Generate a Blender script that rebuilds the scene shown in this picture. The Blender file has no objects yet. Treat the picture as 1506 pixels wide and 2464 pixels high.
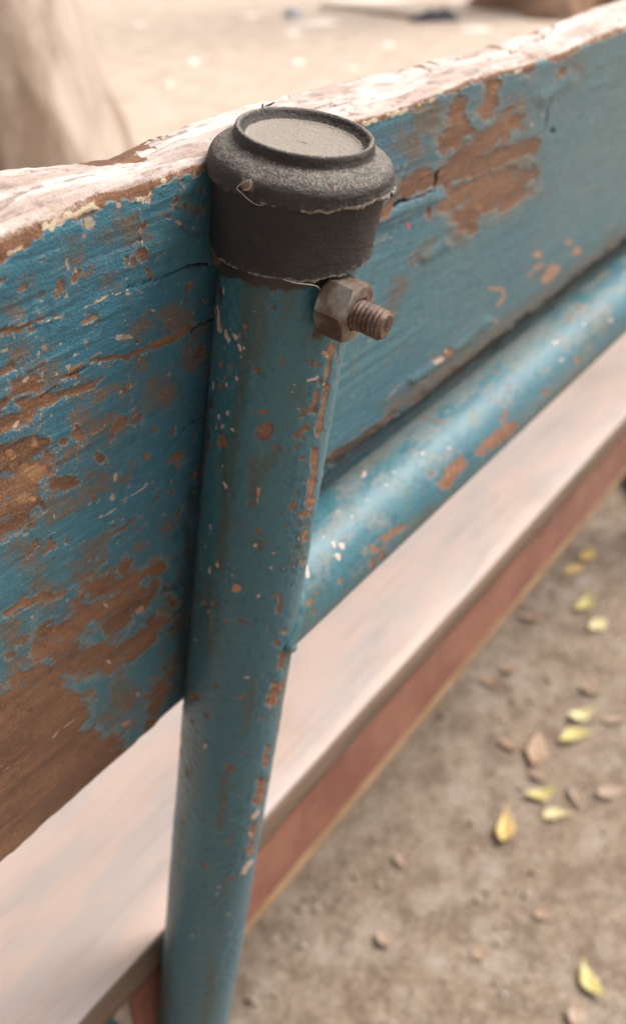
import bpy, bmesh, math, random
import numpy as np
from mathutils import Matrix, Vector

random.seed(7)
RNG = np.random.default_rng(11)
scene = bpy.context.scene
COL = scene.collection

# ------------------------------------------------------------------ camera
CAMZ = 0.895                                   # camera height above the ground (m)
F = 2478.0; CX, CY = 753.0, 1232.0             # focal length and centre on a 1506 x 2464 picture
def unit(v):
    v = np.array(v, float); return v / np.linalg.norm(v)
XC = unit([2027, -1642, F]); ZC = -unit([0, F * F / 1642, F]); YC = -np.cross(XC, ZC)
M = np.stack([XC, YC, ZC])                     # rows: world axes seen from the camera (x right, y down, z forward)
CAM = np.array([0, 0, CAMZ])
cd = bpy.data.cameras.new('camera'); cam = bpy.data.objects.new('camera', cd); COL.objects.link(cam)
R, D_, B = M[:, 0], M[:, 1], M[:, 2]
cam.matrix_world = Matrix([[R[0], -D_[0], -B[0], 0], [R[1], -D_[1], -B[1], 0], [R[2], -D_[2], -B[2], CAMZ], [0, 0, 0, 1]])
cd.sensor_fit = 'VERTICAL'; cd.sensor_height = 36; cd.lens = 36 * F / 2464
cd.clip_start = 0.01; cd.clip_end = 1000
cd.dof.use_dof = True; cd.dof.focus_distance = 0.268; cd.dof.aperture_fstop = 11.5
scene.camera = cam

# ------------------------------------------------------------------ light
SUN_EL, SUN_AZ = math.radians(53), math.radians(-33)      # azimuth counted from +x towards +y
world = bpy.data.worlds.new('World'); scene.world = world; world.use_nodes = True
wn, wl = world.node_tree.nodes, world.node_tree.links
bg = wn['Background']
sky = wn.new('ShaderNodeTexSky'); sky.sky_type = 'NISHITA'; sky.sun_disc = False
sky.sun_elevation = SUN_EL; sky.sun_rotation = math.pi / 2 - SUN_AZ
sky.air_density = 1.0; sky.dust_density = 6.0; sky.ozone_density = 1.0
hs = wn.new('ShaderNodeHueSaturation'); hs.inputs['Saturation'].default_value = 0.10
wl.new(sky.outputs[0], hs.inputs['Color']); wl.new(hs.outputs[0], bg.inputs['Color'])
bg.inputs['Strength'].default_value = 0.088
sd = bpy.data.lights.new('sun', 'SUN'); sd.energy = 1.5; sd.angle = math.radians(24); sd.color = (1.0, 0.93, 0.86)
sun = bpy.data.objects.new('sun', sd); COL.objects.link(sun)
sdir = Vector((math.cos(SUN_EL) * math.cos(SUN_AZ), math.cos(SUN_EL) * math.sin(SUN_AZ), math.sin(SUN_EL)))
sun.rotation_euler = sdir.to_track_quat('Z', 'Y').to_euler(); sun.location = (1, -2, 4)
vs = scene.view_settings
scene.display_settings.display_device = 'sRGB'
vs.view_transform = 'Standard'; vs.look = 'None'; vs.gamma = 1; vs.use_curve_mapping = False
vs.exposure = 1.33
scene.cycles.use_denoising = True
scene.cycles.max_bounces = 8

# ------------------------------------------------------------------ helpers: projection
P = M @ -unit([-524, 3092, F]); P[0] = 0; P = unit(P)      # along the leaning post, upwards
X = np.array([1.0, 0, 0]); N = np.cross(X, P)              # N: out of the back of the backrest, towards the camera
RT = 0.019                                                 # tube radius
def ray(p): return M @ np.array([(p[0] - CX) / F, (p[1] - CY) / F, 1.0])
A0 = CAM + ray((648.5, 1000)) * (F * 2 * RT / 300.0)       # a point on the post axis
def W(s, t, n):
    s, t, n = np.broadcast_arrays(np.asarray(s, float), t, n)
    return A0 + s[..., None] * X + t[..., None] * P + n[..., None] * N
def pix(w):
    c = (w - CAM) @ M
    return CX + F * c[..., 0] / c[..., 2], CY + F * c[..., 1] / c[..., 2]
def hit(p, pt, n):
    d = ray(p); return CAM + d * (np.dot(pt - CAM, n) / np.dot(d, n))
def ground(p, z=0.0): return hit(p, np.array([0, 0, z]), np.array([0, 0, 1.0]))

# ------------------------------------------------------------------ helpers: noise
def vnoise(x, y, seed=0):
    x = np.asarray(x, float); y = np.asarray(y, float)
    xi = np.floor(x).astype(np.int64); yi = np.floor(y).astype(np.int64)
    fx = x - xi; fy = y - yi
    fx = fx * fx * (3 - 2 * fx); fy = fy * fy * (3 - 2 * fy)
    def h(a, b):
        n = (a * 374761393 + b * 668265263 + seed * 982451653) & 0x7fffffff
        n = ((n ^ (n >> 13)) * 1274126177) & 0x7fffffff
        return ((n ^ (n >> 16)) & 0xffff) / 65535.0
    a = h(xi, yi); b = h(xi + 1, yi); c = h(xi, yi + 1); d = h(xi + 1, yi + 1)
    return (a + (b - a) * fx) * (1 - fy) + (c + (d - c) * fx) * fy
def fbm(x, y, seed=0, octs=4):
    r = 0; amp = 0.5; tot = 0
    for k in range(octs):
        r = r + amp * vnoise(x * 2 ** k, y * 2 ** k, seed + 17 * k); tot += amp; amp *= 0.55
    return r / tot
def sstep(a, b, x):
    t = np.clip((x - a) / (b - a), 0, 1); return t * t * (3 - 2 * t)

ZOOM = {'a': (2.8, 0, 461), 'b': (2.672, 0, 1152.6), 'c': (2.0, 753, 0), 'd': (1.849, 691.6, 768.4), 'e': (3.92, 461, 630.1),
        'f': (3.92, 430.3, 1075.8), 'g': (2.579, 922.1, 384.2), 'h': (1.96, 0, 1767.3), 'o': (1.0, 0, 0)}
def strokes(u, v, data, soft=1.0):
    """0..1 field, 0.5 on the outline of every stroke: (zoom, radius, strength, points...)"""
    out = np.zeros_like(u)
    for st in data:
        k, ox, oy = ZOOM[st[0]]; r = st[1] / k; g = st[2]
        pts = [(x / k + ox, y / k + oy) for x, y in st[3:]]
        if len(pts) == 1: pts = pts * 2
        w = max(2.5, min(14.0, r * 0.6)) * soft
        xs = [q[0] for q in pts]; ys = [q[1] for q in pts]; m = r + w + 2
        idx = np.nonzero((u > min(xs) - m) & (u < max(xs) + m) & (v > min(ys) - m) & (v < max(ys) + m))[0]
        if not len(idx): continue
        uu, vv = u[idx], v[idx]; d = np.full(len(idx), 1e9)
        for (x0, y0), (x1, y1) in zip(pts[:-1], pts[1:]):
            dx, dy = x1 - x0, y1 - y0; L = dx * dx + dy * dy + 1e-9
            q = np.clip(((uu - x0) * dx + (vv - y0) * dy) / L, 0, 1)
            d = np.minimum(d, np.hypot(uu - x0 - q * dx, vv - y0 - q * dy))
        out[idx] = np.maximum(out[idx], g * np.clip(0.5 + 0.5 * (r - d) / w, 0, 1))
    return out

# ------------------------------------------------------------------ helpers: mesh
def grid_mesh(name, V, wrap_u=False, wrap_v=False, caps=False, smooth=True):
    """V: (nu, nv, 3) grid of points -> mesh; wrap_v closes the ring, caps fills both ends"""
    nu, nv = V.shape[:2]
    i = np.arange(nu if wrap_u else nu - 1); j = np.arange(nv if wrap_v else nv - 1)
    I, J = np.meshgrid(i, j, indexing='ij'); I2 = (I + 1) % nu; J2 = (J + 1) % nv
    q = np.stack([I * nv + J, I2 * nv + J, I2 * nv + J2, I * nv + J2], -1).reshape(-1, 4)
    loops = q.ravel(); starts = np.arange(len(q)) * 4; tot = np.full(len(q), 4)
    if caps:
        a = np.arange(nv); b = (nu - 1) * nv + np.arange(nv)[::-1]
        starts = np.concatenate([starts, [len(loops), len(loops) + nv]]); tot = np.concatenate([tot, [nv, nv]])
        loops = np.concatenate([loops, a, b])
    me = bpy.data.meshes.new(name)
    me.vertices.add(nu * nv); me.vertices.foreach_set('co', V.reshape(-1, 3).ravel().astype(np.float32))
    me.loops.add(len(loops)); me.loops.foreach_set('vertex_index', loops.astype(np.int32))
    me.polygons.add(len(starts)); me.polygons.foreach_set('loop_start', starts.astype(np.int32))
    me.update(calc_edges=True)
    if smooth: me.polygons.foreach_set('use_smooth', np.ones(len(starts), bool))
    me.validate(); return me
def attr(me, name, val):
    a = me.attributes.new(name, 'FLOAT', 'POINT'); a.data.foreach_set('value', np.ascontiguousarray(val.ravel(), np.float32))
def link(name, me, mat=None, parent=None):
    o = bpy.data.objects.new(name, me); COL.objects.link(o)
    if mat: me.materials.append(mat)
    if parent: o.parent = parent
    return o
def tag(o, label=None, cat=None, group=None, kind=None):
    if label: o['label'] = label
    if cat: o['category'] = cat
    if group: o['group'] = group
    if kind: o['kind'] = kind
    return o
def recenter(o):
    """put the object's origin at the middle of its base (top-level meshes)"""
    co = np.empty(len(o.data.vertices) * 3, np.float32); o.data.vertices.foreach_get('co', co); co = co.reshape(-1, 3)
    c = np.array([co[:, 0].mean(), co[:, 1].mean(), co[:, 2].min()]); co -= c
    o.data.vertices.foreach_set('co', co.ravel()); o.location = c; o.data.update(); return o
def sweep(name, path, rad, nseg=16, mat=None, parent=None, flat=1.0):
    path = np.array(path, float); n = len(path)
    rad = np.broadcast_to(np.asarray(rad, float), (n,))
    T = np.gradient(path, axis=0); T /= np.linalg.norm(T, axis=1)[:, None]
    up = np.array([0, 0, 1.0]) if abs(T[0][2]) < 0.9 else np.array([1.0, 0, 0])
    a = np.linspace(0, 2 * np.pi, nseg, endpoint=False); V = np.zeros((n, nseg, 3))
    for k in range(n):
        b1 = unit(np.cross(T[k], up)); b2 = np.cross(b1, T[k])
        V[k] = path[k] + rad[k] * (np.cos(a)[:, None] * b1 + flat * np.sin(a)[:, None] * b2)
        up = b2
    return link(name, grid_mesh(name, V, wrap_v=True, caps=True), mat, parent)
def box_mesh(name, lo, hi, bevel=0.002):
    bm = bmesh.new(); bmesh.ops.create_cube(bm, size=1)
    lo, hi = np.array(lo), np.array(hi)
    for v in bm.verts: v.co = Vector((lo + hi) / 2 + np.array(v.co) * (hi - lo))
    bmesh.ops.bevel(bm, geom=bm.edges[:], offset=bevel, segments=2, affect='EDGES')
    me = bpy.data.meshes.new(name); bm.to_mesh(me); bm.free(); return me

# ------------------------------------------------------------------ helpers: materials
class NT:
    def __init__(s, name):
        s.m = bpy.data.materials.new(name); s.m.use_nodes = True
        s.t = s.m.node_tree; s.b = s.t.nodes['Principled BSDF']
    def n(s, kind, ins=(), **kw):
        nd = s.t.nodes.new('ShaderNode' + kind)
        for k, v in kw.items(): setattr(nd, k, v)
        for k, v in dict(ins).items(): s.put(nd.inputs[k], v)
        return nd
    def put(s, sock, v):
        if hasattr(v, 'is_output') or isinstance(v, bpy.types.NodeSocket): s.t.links.new(v, sock)
        elif isinstance(v, (tuple, list)) and len(v) == 3 and sock.type == 'RGBA': sock.default_value = (*v, 1)
        else: sock.default_value = v
    def attr(s, name): return s.n('Attribute', attribute_name=name).outputs['Fac']
    def co(s, scale=(1, 1, 1)):
        return s.n('Mapping', {'Vector': s.n('TexCoord').outputs['Object'], 'Scale': scale}).outputs[0]
    def noise(s, vec, scale, detail=4, rough=0.55):
        return s.n('TexNoise', {'Vector': vec, 'Scale': scale, 'Detail': detail, 'Roughness': rough}).outputs['Fac']
    def math(s, op, a, b=0.0, c=None):
        nd = s.n('Math', {0: a, 1: b}, operation=op)
        if c is not None: s.put(nd.inputs[2], c)
        return nd.outputs[0]
    def add(s, a, b): return s.math('ADD', a, b)
    def mul(s, a, b): return s.math('MULTIPLY', a, b)
    def ramp(s, f, a, b, lo=0.0, hi=1.0):
        nd = s.n('MapRange', {'Value': f, 'From Min': a, 'From Max': b, 'To Min': lo, 'To Max': hi}, interpolation_type='SMOOTHSTEP')
        return nd.outputs[0]
    def mix(s, f, a, b):
        nd = s.n('Mix', data_type='RGBA'); s.put(nd.inputs[0], f); s.put(nd.inputs[6], a); s.put(nd.inputs[7], b)
        return nd.outputs[2]
    def bump(s, h, dist, strength=1.0, base=None):
        nd = s.n('Bump', {'Height': h, 'Distance': dist, 'Strength': strength})
        if base is not None: s.put(nd.inputs['Normal'], base)
        return nd.outputs[0]
    def out(s, color, rough, normal=None, **kw):
        s.put(s.b.inputs['Base Color'], color); s.put(s.b.inputs['Roughness'], rough)
        if normal is not None: s.put(s.b.inputs['Normal'], normal)
        for k, v in kw.items(): s.put(s.b.inputs[k.replace('_', ' ')], v)
        return s.m

def mat_plank():
    m = NT('chipped_blue_wood')
    g = m.co((18, 90, 90)); gf = m.co((70, 520, 520)); iso = m.co()
    fine = m.noise(gf, 1.0, 6, 0.68); mid = m.noise(g, 1.0, 6, 0.62); grit = m.noise(iso, 1500, 3, 0.7); big = m.noise(iso, 16, 4)
    isom = m.noise(iso, 260, 6, 0.68)
    ctr = lambda f, k: m.mul(m.math('SUBTRACT', f, 0.5), k)
    jit = m.add(ctr(fine, 1.15), m.add(ctr(grit, 0.75), ctr(isom, 0.95)))
    bare = m.add(m.attr('bare'), jit); mb = m.ramp(bare, 0.42, 0.60); rim = m.mul(m.ramp(bare, 0.30, 0.42), m.math('SUBTRACT', 1.0, m.ramp(bare, 0.5, 0.56)))
    blue = m.mix(m.ramp(big, 0.35, 0.65), (0.032, 0.140, 0.200), (0.052, 0.166, 0.205))
    blue = m.mix(m.mul(m.ramp(fine, 0.5, 0.75), 0.28), blue, (0.10, 0.225, 0.245))
    blue = m.mix(m.mul(m.attr('far_sheen'), 0.86), blue, (0.110, 0.168, 0.172))
    blue = m.mix(m.mul(m.ramp(isom, 0.48, 0.30), 0.45), blue, (0.013, 0.055, 0.072))
    st = m.add(m.attr('stain'), m.add(ctr(grit, 2.3), ctr(isom, 1.5)))
    blue = m.mix(m.mul(m.ramp(m.attr('stain'), 0.1, 0.9), 0.34), blue, (0.085, 0.098, 0.080))
    blue = m.mix(m.mul(m.ramp(st, 0.32, 0.80), 0.85), blue, (0.145, 0.090, 0.054))
    lightsp = m.ramp(m.add(grit, ctr(isom, 0.8)), 0.66, 0.74)
    blue = m.mix(m.mul(lightsp, 0.55), blue, (0.30, 0.38, 0.38))
    wood = m.mix(m.ramp(mid, 0.3, 0.7), (0.125, 0.053, 0.026), (0.225, 0.108, 0.054))
    wood = m.mix(m.mul(m.ramp(grit, 0.5, 0.72), 0.65), wood, (0.33, 0.195, 0.105))
    wood = m.mix(m.mul(m.ramp(isom, 0.5, 0.30), 0.6), wood, (0.060, 0.030, 0.020))
    wood = m.mix(m.mul(m.ramp(fine, 0.56, 0.75), 0.5), wood, (0.075, 0.040, 0.028))
    col = m.mix(m.mul(rim, m.mul(m.ramp(grit, 0.48, 0.6), 0.8)), blue, (0.36, 0.31, 0.24))
    col = m.mix(mb, col, wood)
    col = m.mix(m.mul(m.ramp(m.add(m.attr('flake'), m.mul(jit, 1.6)), 0.50, 0.85), 0.8), col, (0.33, 0.175, 0.08))
    pale = m.mix(m.ramp(mid, 0.38, 0.62), (0.40, 0.30, 0.255), (0.64, 0.54, 0.495))
    pale = m.mix(m.mul(m.ramp(m.add(fine, ctr(isom, 0.5)), 0.50, 0.66), 0.8), pale, (0.20, 0.135, 0.105))
    pale = m.mix(m.mul(m.ramp(big, 0.45, 0.65), 0.35), pale, (0.36, 0.30, 0.275))
    col = m.mix(m.ramp(m.add(m.attr('bleach'), m.mul(jit, 0.8)), 0.30, 0.66), col, pale)
    col = m.mix(m.ramp(m.add(m.attr('cream'), jit), 0.45, 0.58), col, (0.46, 0.365, 0.25))
    sp = m.add(m.attr('speck'), m.add(ctr(isom, 1.3), ctr(grit, 0.8)))
    col = m.mix(m.mul(m.ramp(sp, 0.46, 0.62), 0.85), col, (0.42, 0.315, 0.24))
    rd = m.attr('red'); col = m.mix(m.ramp(rd, 0.3, 0.6), col, (0.55, 0.06, 0.06))
    og = m.add(m.attr('orange'), m.mul(jit, 0.6)); col = m.mix(m.mul(m.ramp(og, 0.40, 0.60), 0.9), col, (0.40, 0.205, 0.12))
    col = m.mix(m.ramp(m.add(m.attr('crack'), m.mul(jit, 0.3)), 0.35, 0.6), col, (0.022, 0.014, 0.011))
    col = m.mix(m.mul(m.ramp(m.add(m.attr('grime_shade'), m.mul(jit, 0.5)), 0.2, 0.9), 0.85), col, (0.050, 0.036, 0.028))
    rough = m.add(m.ramp(mb, 0, 1, 0.40, 0.85), m.mul(m.ramp(st, 0.3, 0.75), 0.3))
    h = m.mul(m.add(m.mul(fine, 0.8), m.add(m.mul(grit, 0.5), m.mul(isom, 0.9))), m.ramp(m.attr('far_sheen'), 0.0, 1.0, 1.0, 0.45))
    nb = m.bump(m.math('SUBTRACT', 1.0, m.ramp(bare, 0.40, 0.62)), 0.0012, 0.9)
    return m.out(col, m.math('MINIMUM', rough, 0.92), m.bump(h, 0.00085, 0.95, nb), Specular_IOR_Level=0.38, Sheen_Weight=0.08, Sheen_Roughness=0.4, Sheen_Tint=(0.85, 0.80, 0.74))

def mat_tube():
    m = NT('chipped_blue_steel')
    iso = m.co(); grit = m.noise(iso, 1700, 3, 0.65); isom = m.noise(iso, 330, 6, 0.66); big = m.noise(m.co((40, 40, 9)), 1.0, 4)
    ctr = lambda f, k: m.mul(m.math('SUBTRACT', f, 0.5), k)
    jit = m.add(ctr(isom, 1.0), ctr(grit, 0.7))
    blue = m.mix(m.ramp(big, 0.35, 0.65), (0.026, 0.104, 0.142), (0.040, 0.126, 0.148))
    blue = m.mix(m.mul(m.ramp(isom, 0.48, 0.32), 0.5), blue, (0.009, 0.036, 0.045))
    st = m.add(m.attr('stain'), ctr(isom, 0.8))
    blue = m.mix(m.mul(m.ramp(st, 0.1, 0.9), 0.75), blue, (0.058, 0.070, 0.048))
    du = m.add(m.attr('dust'), m.add(ctr(isom, 1.6), ctr(grit, 1.1)))
    blue = m.mix(m.mul(m.ramp(du, 0.25, 0.95), 0.62), blue, (0.185, 0.165, 0.135))
    blue = m.mix(m.mul(m.ramp(grit, 0.63, 0.72), 0.35), blue, (0.22, 0.28, 0.28))
    r = m.add(m.attr('rust'), jit); mr = m.ramp(r, 0.45, 0.56)
    rim = m.mul(m.ramp(r, 0.34, 0.46), m.math('SUBTRACT', 1.0, mr))
    rust = m.mix(m.ramp(isom, 0.35, 0.65), (0.125, 0.052, 0.026), (0.245, 0.115, 0.062))
    rust = m.mix(m.mul(m.ramp(grit, 0.5, 0.72), 0.55), rust, (0.34, 0.19, 0.11))
    col = m.mix(m.mul(rim, m.mul(m.ramp(grit, 0.45, 0.6), 0.5)), blue, (0.20, 0.24, 0.21)); col = m.mix(mr, col, rust)
    col = m.mix(m.ramp(m.add(m.attr('orange'), m.mul(jit, 0.7)), 0.42, 0.58), col, (0.36, 0.19, 0.09))
    col = m.mix(m.mul(m.ramp(m.add(m.attr('speck'), m.mul(jit, 0.5)), 0.43, 0.58), 0.92), col, (0.50, 0.345, 0.295))
    col = m.mix(m.ramp(m.add(m.attr('grime_shade'), m.mul(jit, 0.6)), 0.2, 0.8), col, (0.042, 0.026, 0.019))
    rough = m.add(m.ramp(mr, 0, 1, 0.40, 0.85), m.mul(m.ramp(du, 0.3, 0.8), 0.15))
    h = m.add(m.mul(grit, 0.35), m.add(m.mul(isom, 0.8), m.mul(m.math('SUBTRACT', 1.0, mr), 0.5)))
    return m.out(col, rough, m.bump(h, 0.00042, 0.8), Sheen_Weight=0.05, Sheen_Roughness=0.4, Sheen_Tint=(0.85, 0.82, 0.78))

def mat_rubber():
    m = NT('dusty_black_rubber')
    iso = m.co(); f = m.noise(iso, 1700, 3, 0.75); g = m.noise(iso, 420, 6, 0.66); b = m.noise(iso, 70, 4)
    geo = m.n('NewGeometry').outputs['Normal']
    upf = m.n('SeparateXYZ', {0: geo}).outputs['Z']
    d = m.add(m.mul(m.ramp(upf, 0.3, 1.0), 0.50), m.mul(m.math('SUBTRACT', g, 0.5), 0.9))
    d = m.add(d, m.add(m.mul(m.math('SUBTRACT', f, 0.5), 1.9), m.attr('dust')))
    col = m.mix(m.ramp(b, 0.35, 0.65), (0.019, 0.0130, 0.0098), (0.034, 0.0240, 0.0178))
    col = m.mix(m.mul(m.ramp(d, 0.15, 1.05), 0.9), col, (0.27, 0.228, 0.188))
    col = m.mix(m.ramp(m.add(m.attr('flash'), m.mul(m.math('SUBTRACT', g, 0.5), 0.9)), 0.35, 0.70), col, (0.27, 0.23, 0.185))
    col = m.mix(m.ramp(m.add(m.attr('mud'), m.mul(m.math('SUBTRACT', g, 0.5), 0.7)), 0.4, 0.6), col, (0.22, 0.145, 0.10))
    h = m.add(m.mul(f, 0.9), m.mul(g, 1.0))
    return m.out(col, 0.6, m.bump(h, 0.0006, 0.9))

def mat_simple(name, c1, c2, scale, rough, bumpd=0.0, c3=None, stretch=(1, 1, 1), metallic=0.0, sharp=(0.35, 0.65), detail=5):
    m = NT(name); co = m.co(stretch)
    a = m.noise(co, scale, detail, 0.6); b = m.noise(co, scale * 4.3, 4, 0.6)
    col = m.mix(m.ramp(a, *sharp), c1, c2)
    if c3: col = m.mix(m.mul(m.ramp(b, 0.55, 0.75), 0.7), col, c3)
    nrm_ = m.bump(m.add(a, m.mul(b, 0.5)), bumpd, 0.8) if bumpd else None
    return m.out(col, rough, nrm_, Metallic=metallic)

MAT_PLANK = mat_plank(); MAT_TUBE = mat_tube(); MAT_RUBBER = mat_rubber()
MAT_NUT = mat_simple('rusty_zinc', (0.125, 0.070, 0.046), (0.30, 0.265, 0.225), 110, 0.40, 0.00012, (0.17, 0.072, 0.04), metallic=0.5)
MAT_BOLT = mat_simple('rusty_thread', (0.055, 0.032, 0.024), (0.16, 0.095, 0.065), 300, 0.55, 0.0002, (0.30, 0.235, 0.19), metallic=0.3)
MAT_FLASH = mat_simple('pale_rubber_flash', (0.30, 0.26, 0.22), (0.46, 0.41, 0.35), 600, 0.8)
MAT_BURR = mat_simple('dark_rubber_burr', (0.012, 0.011, 0.010), (0.03, 0.026, 0.022), 900, 0.6)
def mat_seat():
    m = NT('pale_seat_wood')
    g = m.co((7, 70, 70)); gf = m.co((9, 330, 330)); p = m.co((9, 30, 30))
    a = m.noise(g, 1.0, 6, 0.65); f = m.noise(gf, 1.0, 5, 0.65); q = m.noise(p, 1.0, 5, 0.6); b = m.noise(m.co(), 4.5, 4)
    col = m.mix(m.ramp(q, 0.40, 0.60), (0.52, 0.425, 0.38), (0.61, 0.45, 0.375))
    col = m.mix(m.mul(m.ramp(a, 0.52, 0.70), 0.5), col, (0.34, 0.285, 0.26))
    col = m.mix(m.mul(m.ramp(f, 0.56, 0.72), 0.45), col, (0.27, 0.20, 0.16))
    col = m.mix(m.mul(m.ramp(b, 0.5, 0.68), 0.55), col, (0.40, 0.275, 0.185))
    return m.out(col, 0.42, m.bump(m.add(a, f), 0.0010, 0.7))
MAT_SEAT = mat_seat()
MAT_EDGE = mat_simple('brown_board_edge', (0.125, 0.078, 0.05), (0.19, 0.125, 0.085), 1.0, 0.8, 0.0004, (0.12, 0.075, 0.05), (8, 90, 90))
MAT_RED = mat_simple('red_oxide_paint', (0.17, 0.052, 0.038), (0.25, 0.098, 0.062), 14, 0.24, 0.0, (0.20, 0.11, 0.09))
MAT_OCHRE = mat_simple('ochre_bare_edge', (0.20, 0.118, 0.06), (0.27, 0.165, 0.088), 30, 0.7)

# ------------------------------------------------------------------ ground (structure)
def ground_z(x, y):
    near = np.exp(-((x - 0.8) ** 2 + (y - 0.2) ** 2) / 4.0)
    return (0.010 * (fbm(x * 3.0, y * 3.0, 5, 3) - 0.5) + 0.006 * near * (fbm(x * 22, y * 22, 6, 4) - 0.5)) - 0.004
ax = np.concatenate([-np.geomspace(300, 1.6, 26), np.arange(-1.5, 3.0, 0.014), np.geomspace(3.0, 9, 120), np.geomspace(9.3, 300, 26)])
ay = np.concatenate([-np.geomspace(300, 1.3, 26), np.arange(-1.2, 1.4, 0.014), np.geomspace(1.42, 9, 130), np.geomspace(9.3, 300, 26)])
GX, GY = np.meshgrid(ax, ay, indexing='ij')
GZ = ground_z(GX, GY)
def mat_ground():
    m = NT('dusty_soil')
    c = m.co(); n1 = m.noise(c, 2.2, 5); n2 = m.noise(c, 70, 6, 0.75); n3 = m.noise(c, 190, 5, 0.7); n4 = m.noise(c, 9, 5)
    xyz = m.n('SeparateXYZ', {0: c})
    y_noisy = m.add(xyz.outputs['Y'], m.mul(m.math('SUBTRACT', n1, 0.5), 0.9))
    far = m.ramp(y_noisy, 0.75, 1.7)                       # paler ground beyond the bench, darker gravelly soil around it
    soil = m.mix(m.ramp(n2, 0.30, 0.70), (0.185, 0.128, 0.086), (0.300, 0.228, 0.165))
    soil = m.mix(m.ramp(n4, 0.45, 0.65, 0, 0.7), soil, (0.33, 0.265, 0.205))
    cl = m.noise(c, 28, 5, 0.65); soil = m.mix(m.ramp(cl, 0.46, 0.62, 0, 0.75), soil, (0.145, 0.098, 0.066)); soil = m.mix(m.ramp(cl, 0.44, 0.32, 0, 0.6), soil, (0.35, 0.30, 0.255))
    soil = m.mix(m.ramp(n3, 0.55, 0.66, 0, 0.8), soil, (0.42, 0.36, 0.31))
    soil = m.mix(m.ramp(n3, 0.46, 0.34, 0, 0.75), soil, (0.085, 0.055, 0.038))
    dust = m.mix(m.ramp(n4, 0.35, 0.65), (0.41, 0.315, 0.245), (0.49, 0.39, 0.315))
    dust = m.mix(m.ramp(n2, 0.6, 0.75, 0, 0.5), dust, (0.58, 0.46, 0.38))
    return m.out(m.mix(far, soil, dust), 0.92, m.bump(m.add(n2, m.mul(n3, 0.8)), 0.004, 0.8))
g = link('ground', grid_mesh('ground', np.stack([GX, GY, GZ], -1)), mat_ground()); g['kind'] = 'structure'

# gravel: nobody could count it
def gravel():
    n = 5000
    x = RNG.uniform(0.25, 2.6, n); y = RNG.uniform(-0.45, 0.95, n); r = 0.0012 + 0.0040 * RNG.random(n) ** 2.6
    keep = (fbm(x * 5, y * 5, 31, 3) + RNG.random(n) * 0.5) > 0.6; x, y, r = x[keep], y[keep], r[keep]; n = len(x)
    ph = (1 + 5 ** 0.5) / 2
    iv = np.array([(-1, ph, 0), (1, ph, 0), (-1, -ph, 0), (1, -ph, 0), (0, -1, ph), (0, 1, ph), (0, -1, -ph), (0, 1, -ph), (ph, 0, -1), (ph, 0, 1), (-ph, 0, -1), (-ph, 0, 1)]) / 1.9
    it = np.array([(0, 11, 5), (0, 5, 1), (0, 1, 7), (0, 7, 10), (0, 10, 11), (1, 5, 9), (5, 11, 4), (11, 10, 2), (10, 7, 6), (7, 1, 8), (3, 9, 4), (3, 4, 2), (3, 2, 6), (3, 6, 8), (3, 8, 9), (4, 9, 5), (2, 4, 11), (6, 2, 10), (8, 6, 7), (9, 8, 1)])
    V = iv[None] * r[:, None, None] * (0.7 + 0.6 * RNG.random((n, 12, 1))) * (0.6 + 0.8 * RNG.random((n, 1, 3)))
    V[:, :, 0] += x[:, None]; V[:, :, 1] += y[:, None]; V[:, :, 2] += (ground_z(x, y) + r * 0.02)[:, None]
    T = (it[None] + 12 * np.arange(n)[:, None, None]).reshape(-1)
    me = bpy.data.meshes.new('gravel'); me.vertices.add(n * 12); me.vertices.foreach_set('co', V.ravel().astype(np.float32))
    me.loops.add(len(T)); me.loops.foreach_set('vertex_index', T.astype(np.int32))
    me.polygons.add(len(T) // 3); me.polygons.foreach_set('loop_start', (np.arange(len(T) // 3) * 3).astype(np.int32))
    me.update(calc_edges=True); attr(me, 'tone', np.repeat(RNG.random(n), 12))
    m = NT('gravel'); t = m.attr('tone')
    c = m.mix(m.ramp(t, 0.1, 0.6), (0.20, 0.138, 0.095), (0.30, 0.225, 0.165)); c = m.mix(m.ramp(t, 0.85, 0.97), c, (0.40, 0.335, 0.28))
    o = link('gravel', me, m.out(c, 0.85)); o['kind'] = 'stuff'
    tag(o, 'small grey and brown gravel strewn over the soil', 'gravel')
gravel()

# ------------------------------------------------------------------ the bench
bench = bpy.data.objects.new('bench', None); COL.objects.link(bench)
FOOT = -(A0[2]) / P[2]                                   # post parameter where the axis meets the ground
foot = W(0.0, FOOT, 0.0); bench.location = foot; bench.empty_display_size = 0.1
tag(bench, 'worn blue bench, plank backrest bolted to tube post with black rubber cap', 'bench')
def part(o, parent=bench):
    o.parent = parent
    o.matrix_parent_inverse = Matrix.Translation(-Vector(foot)); return o

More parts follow.
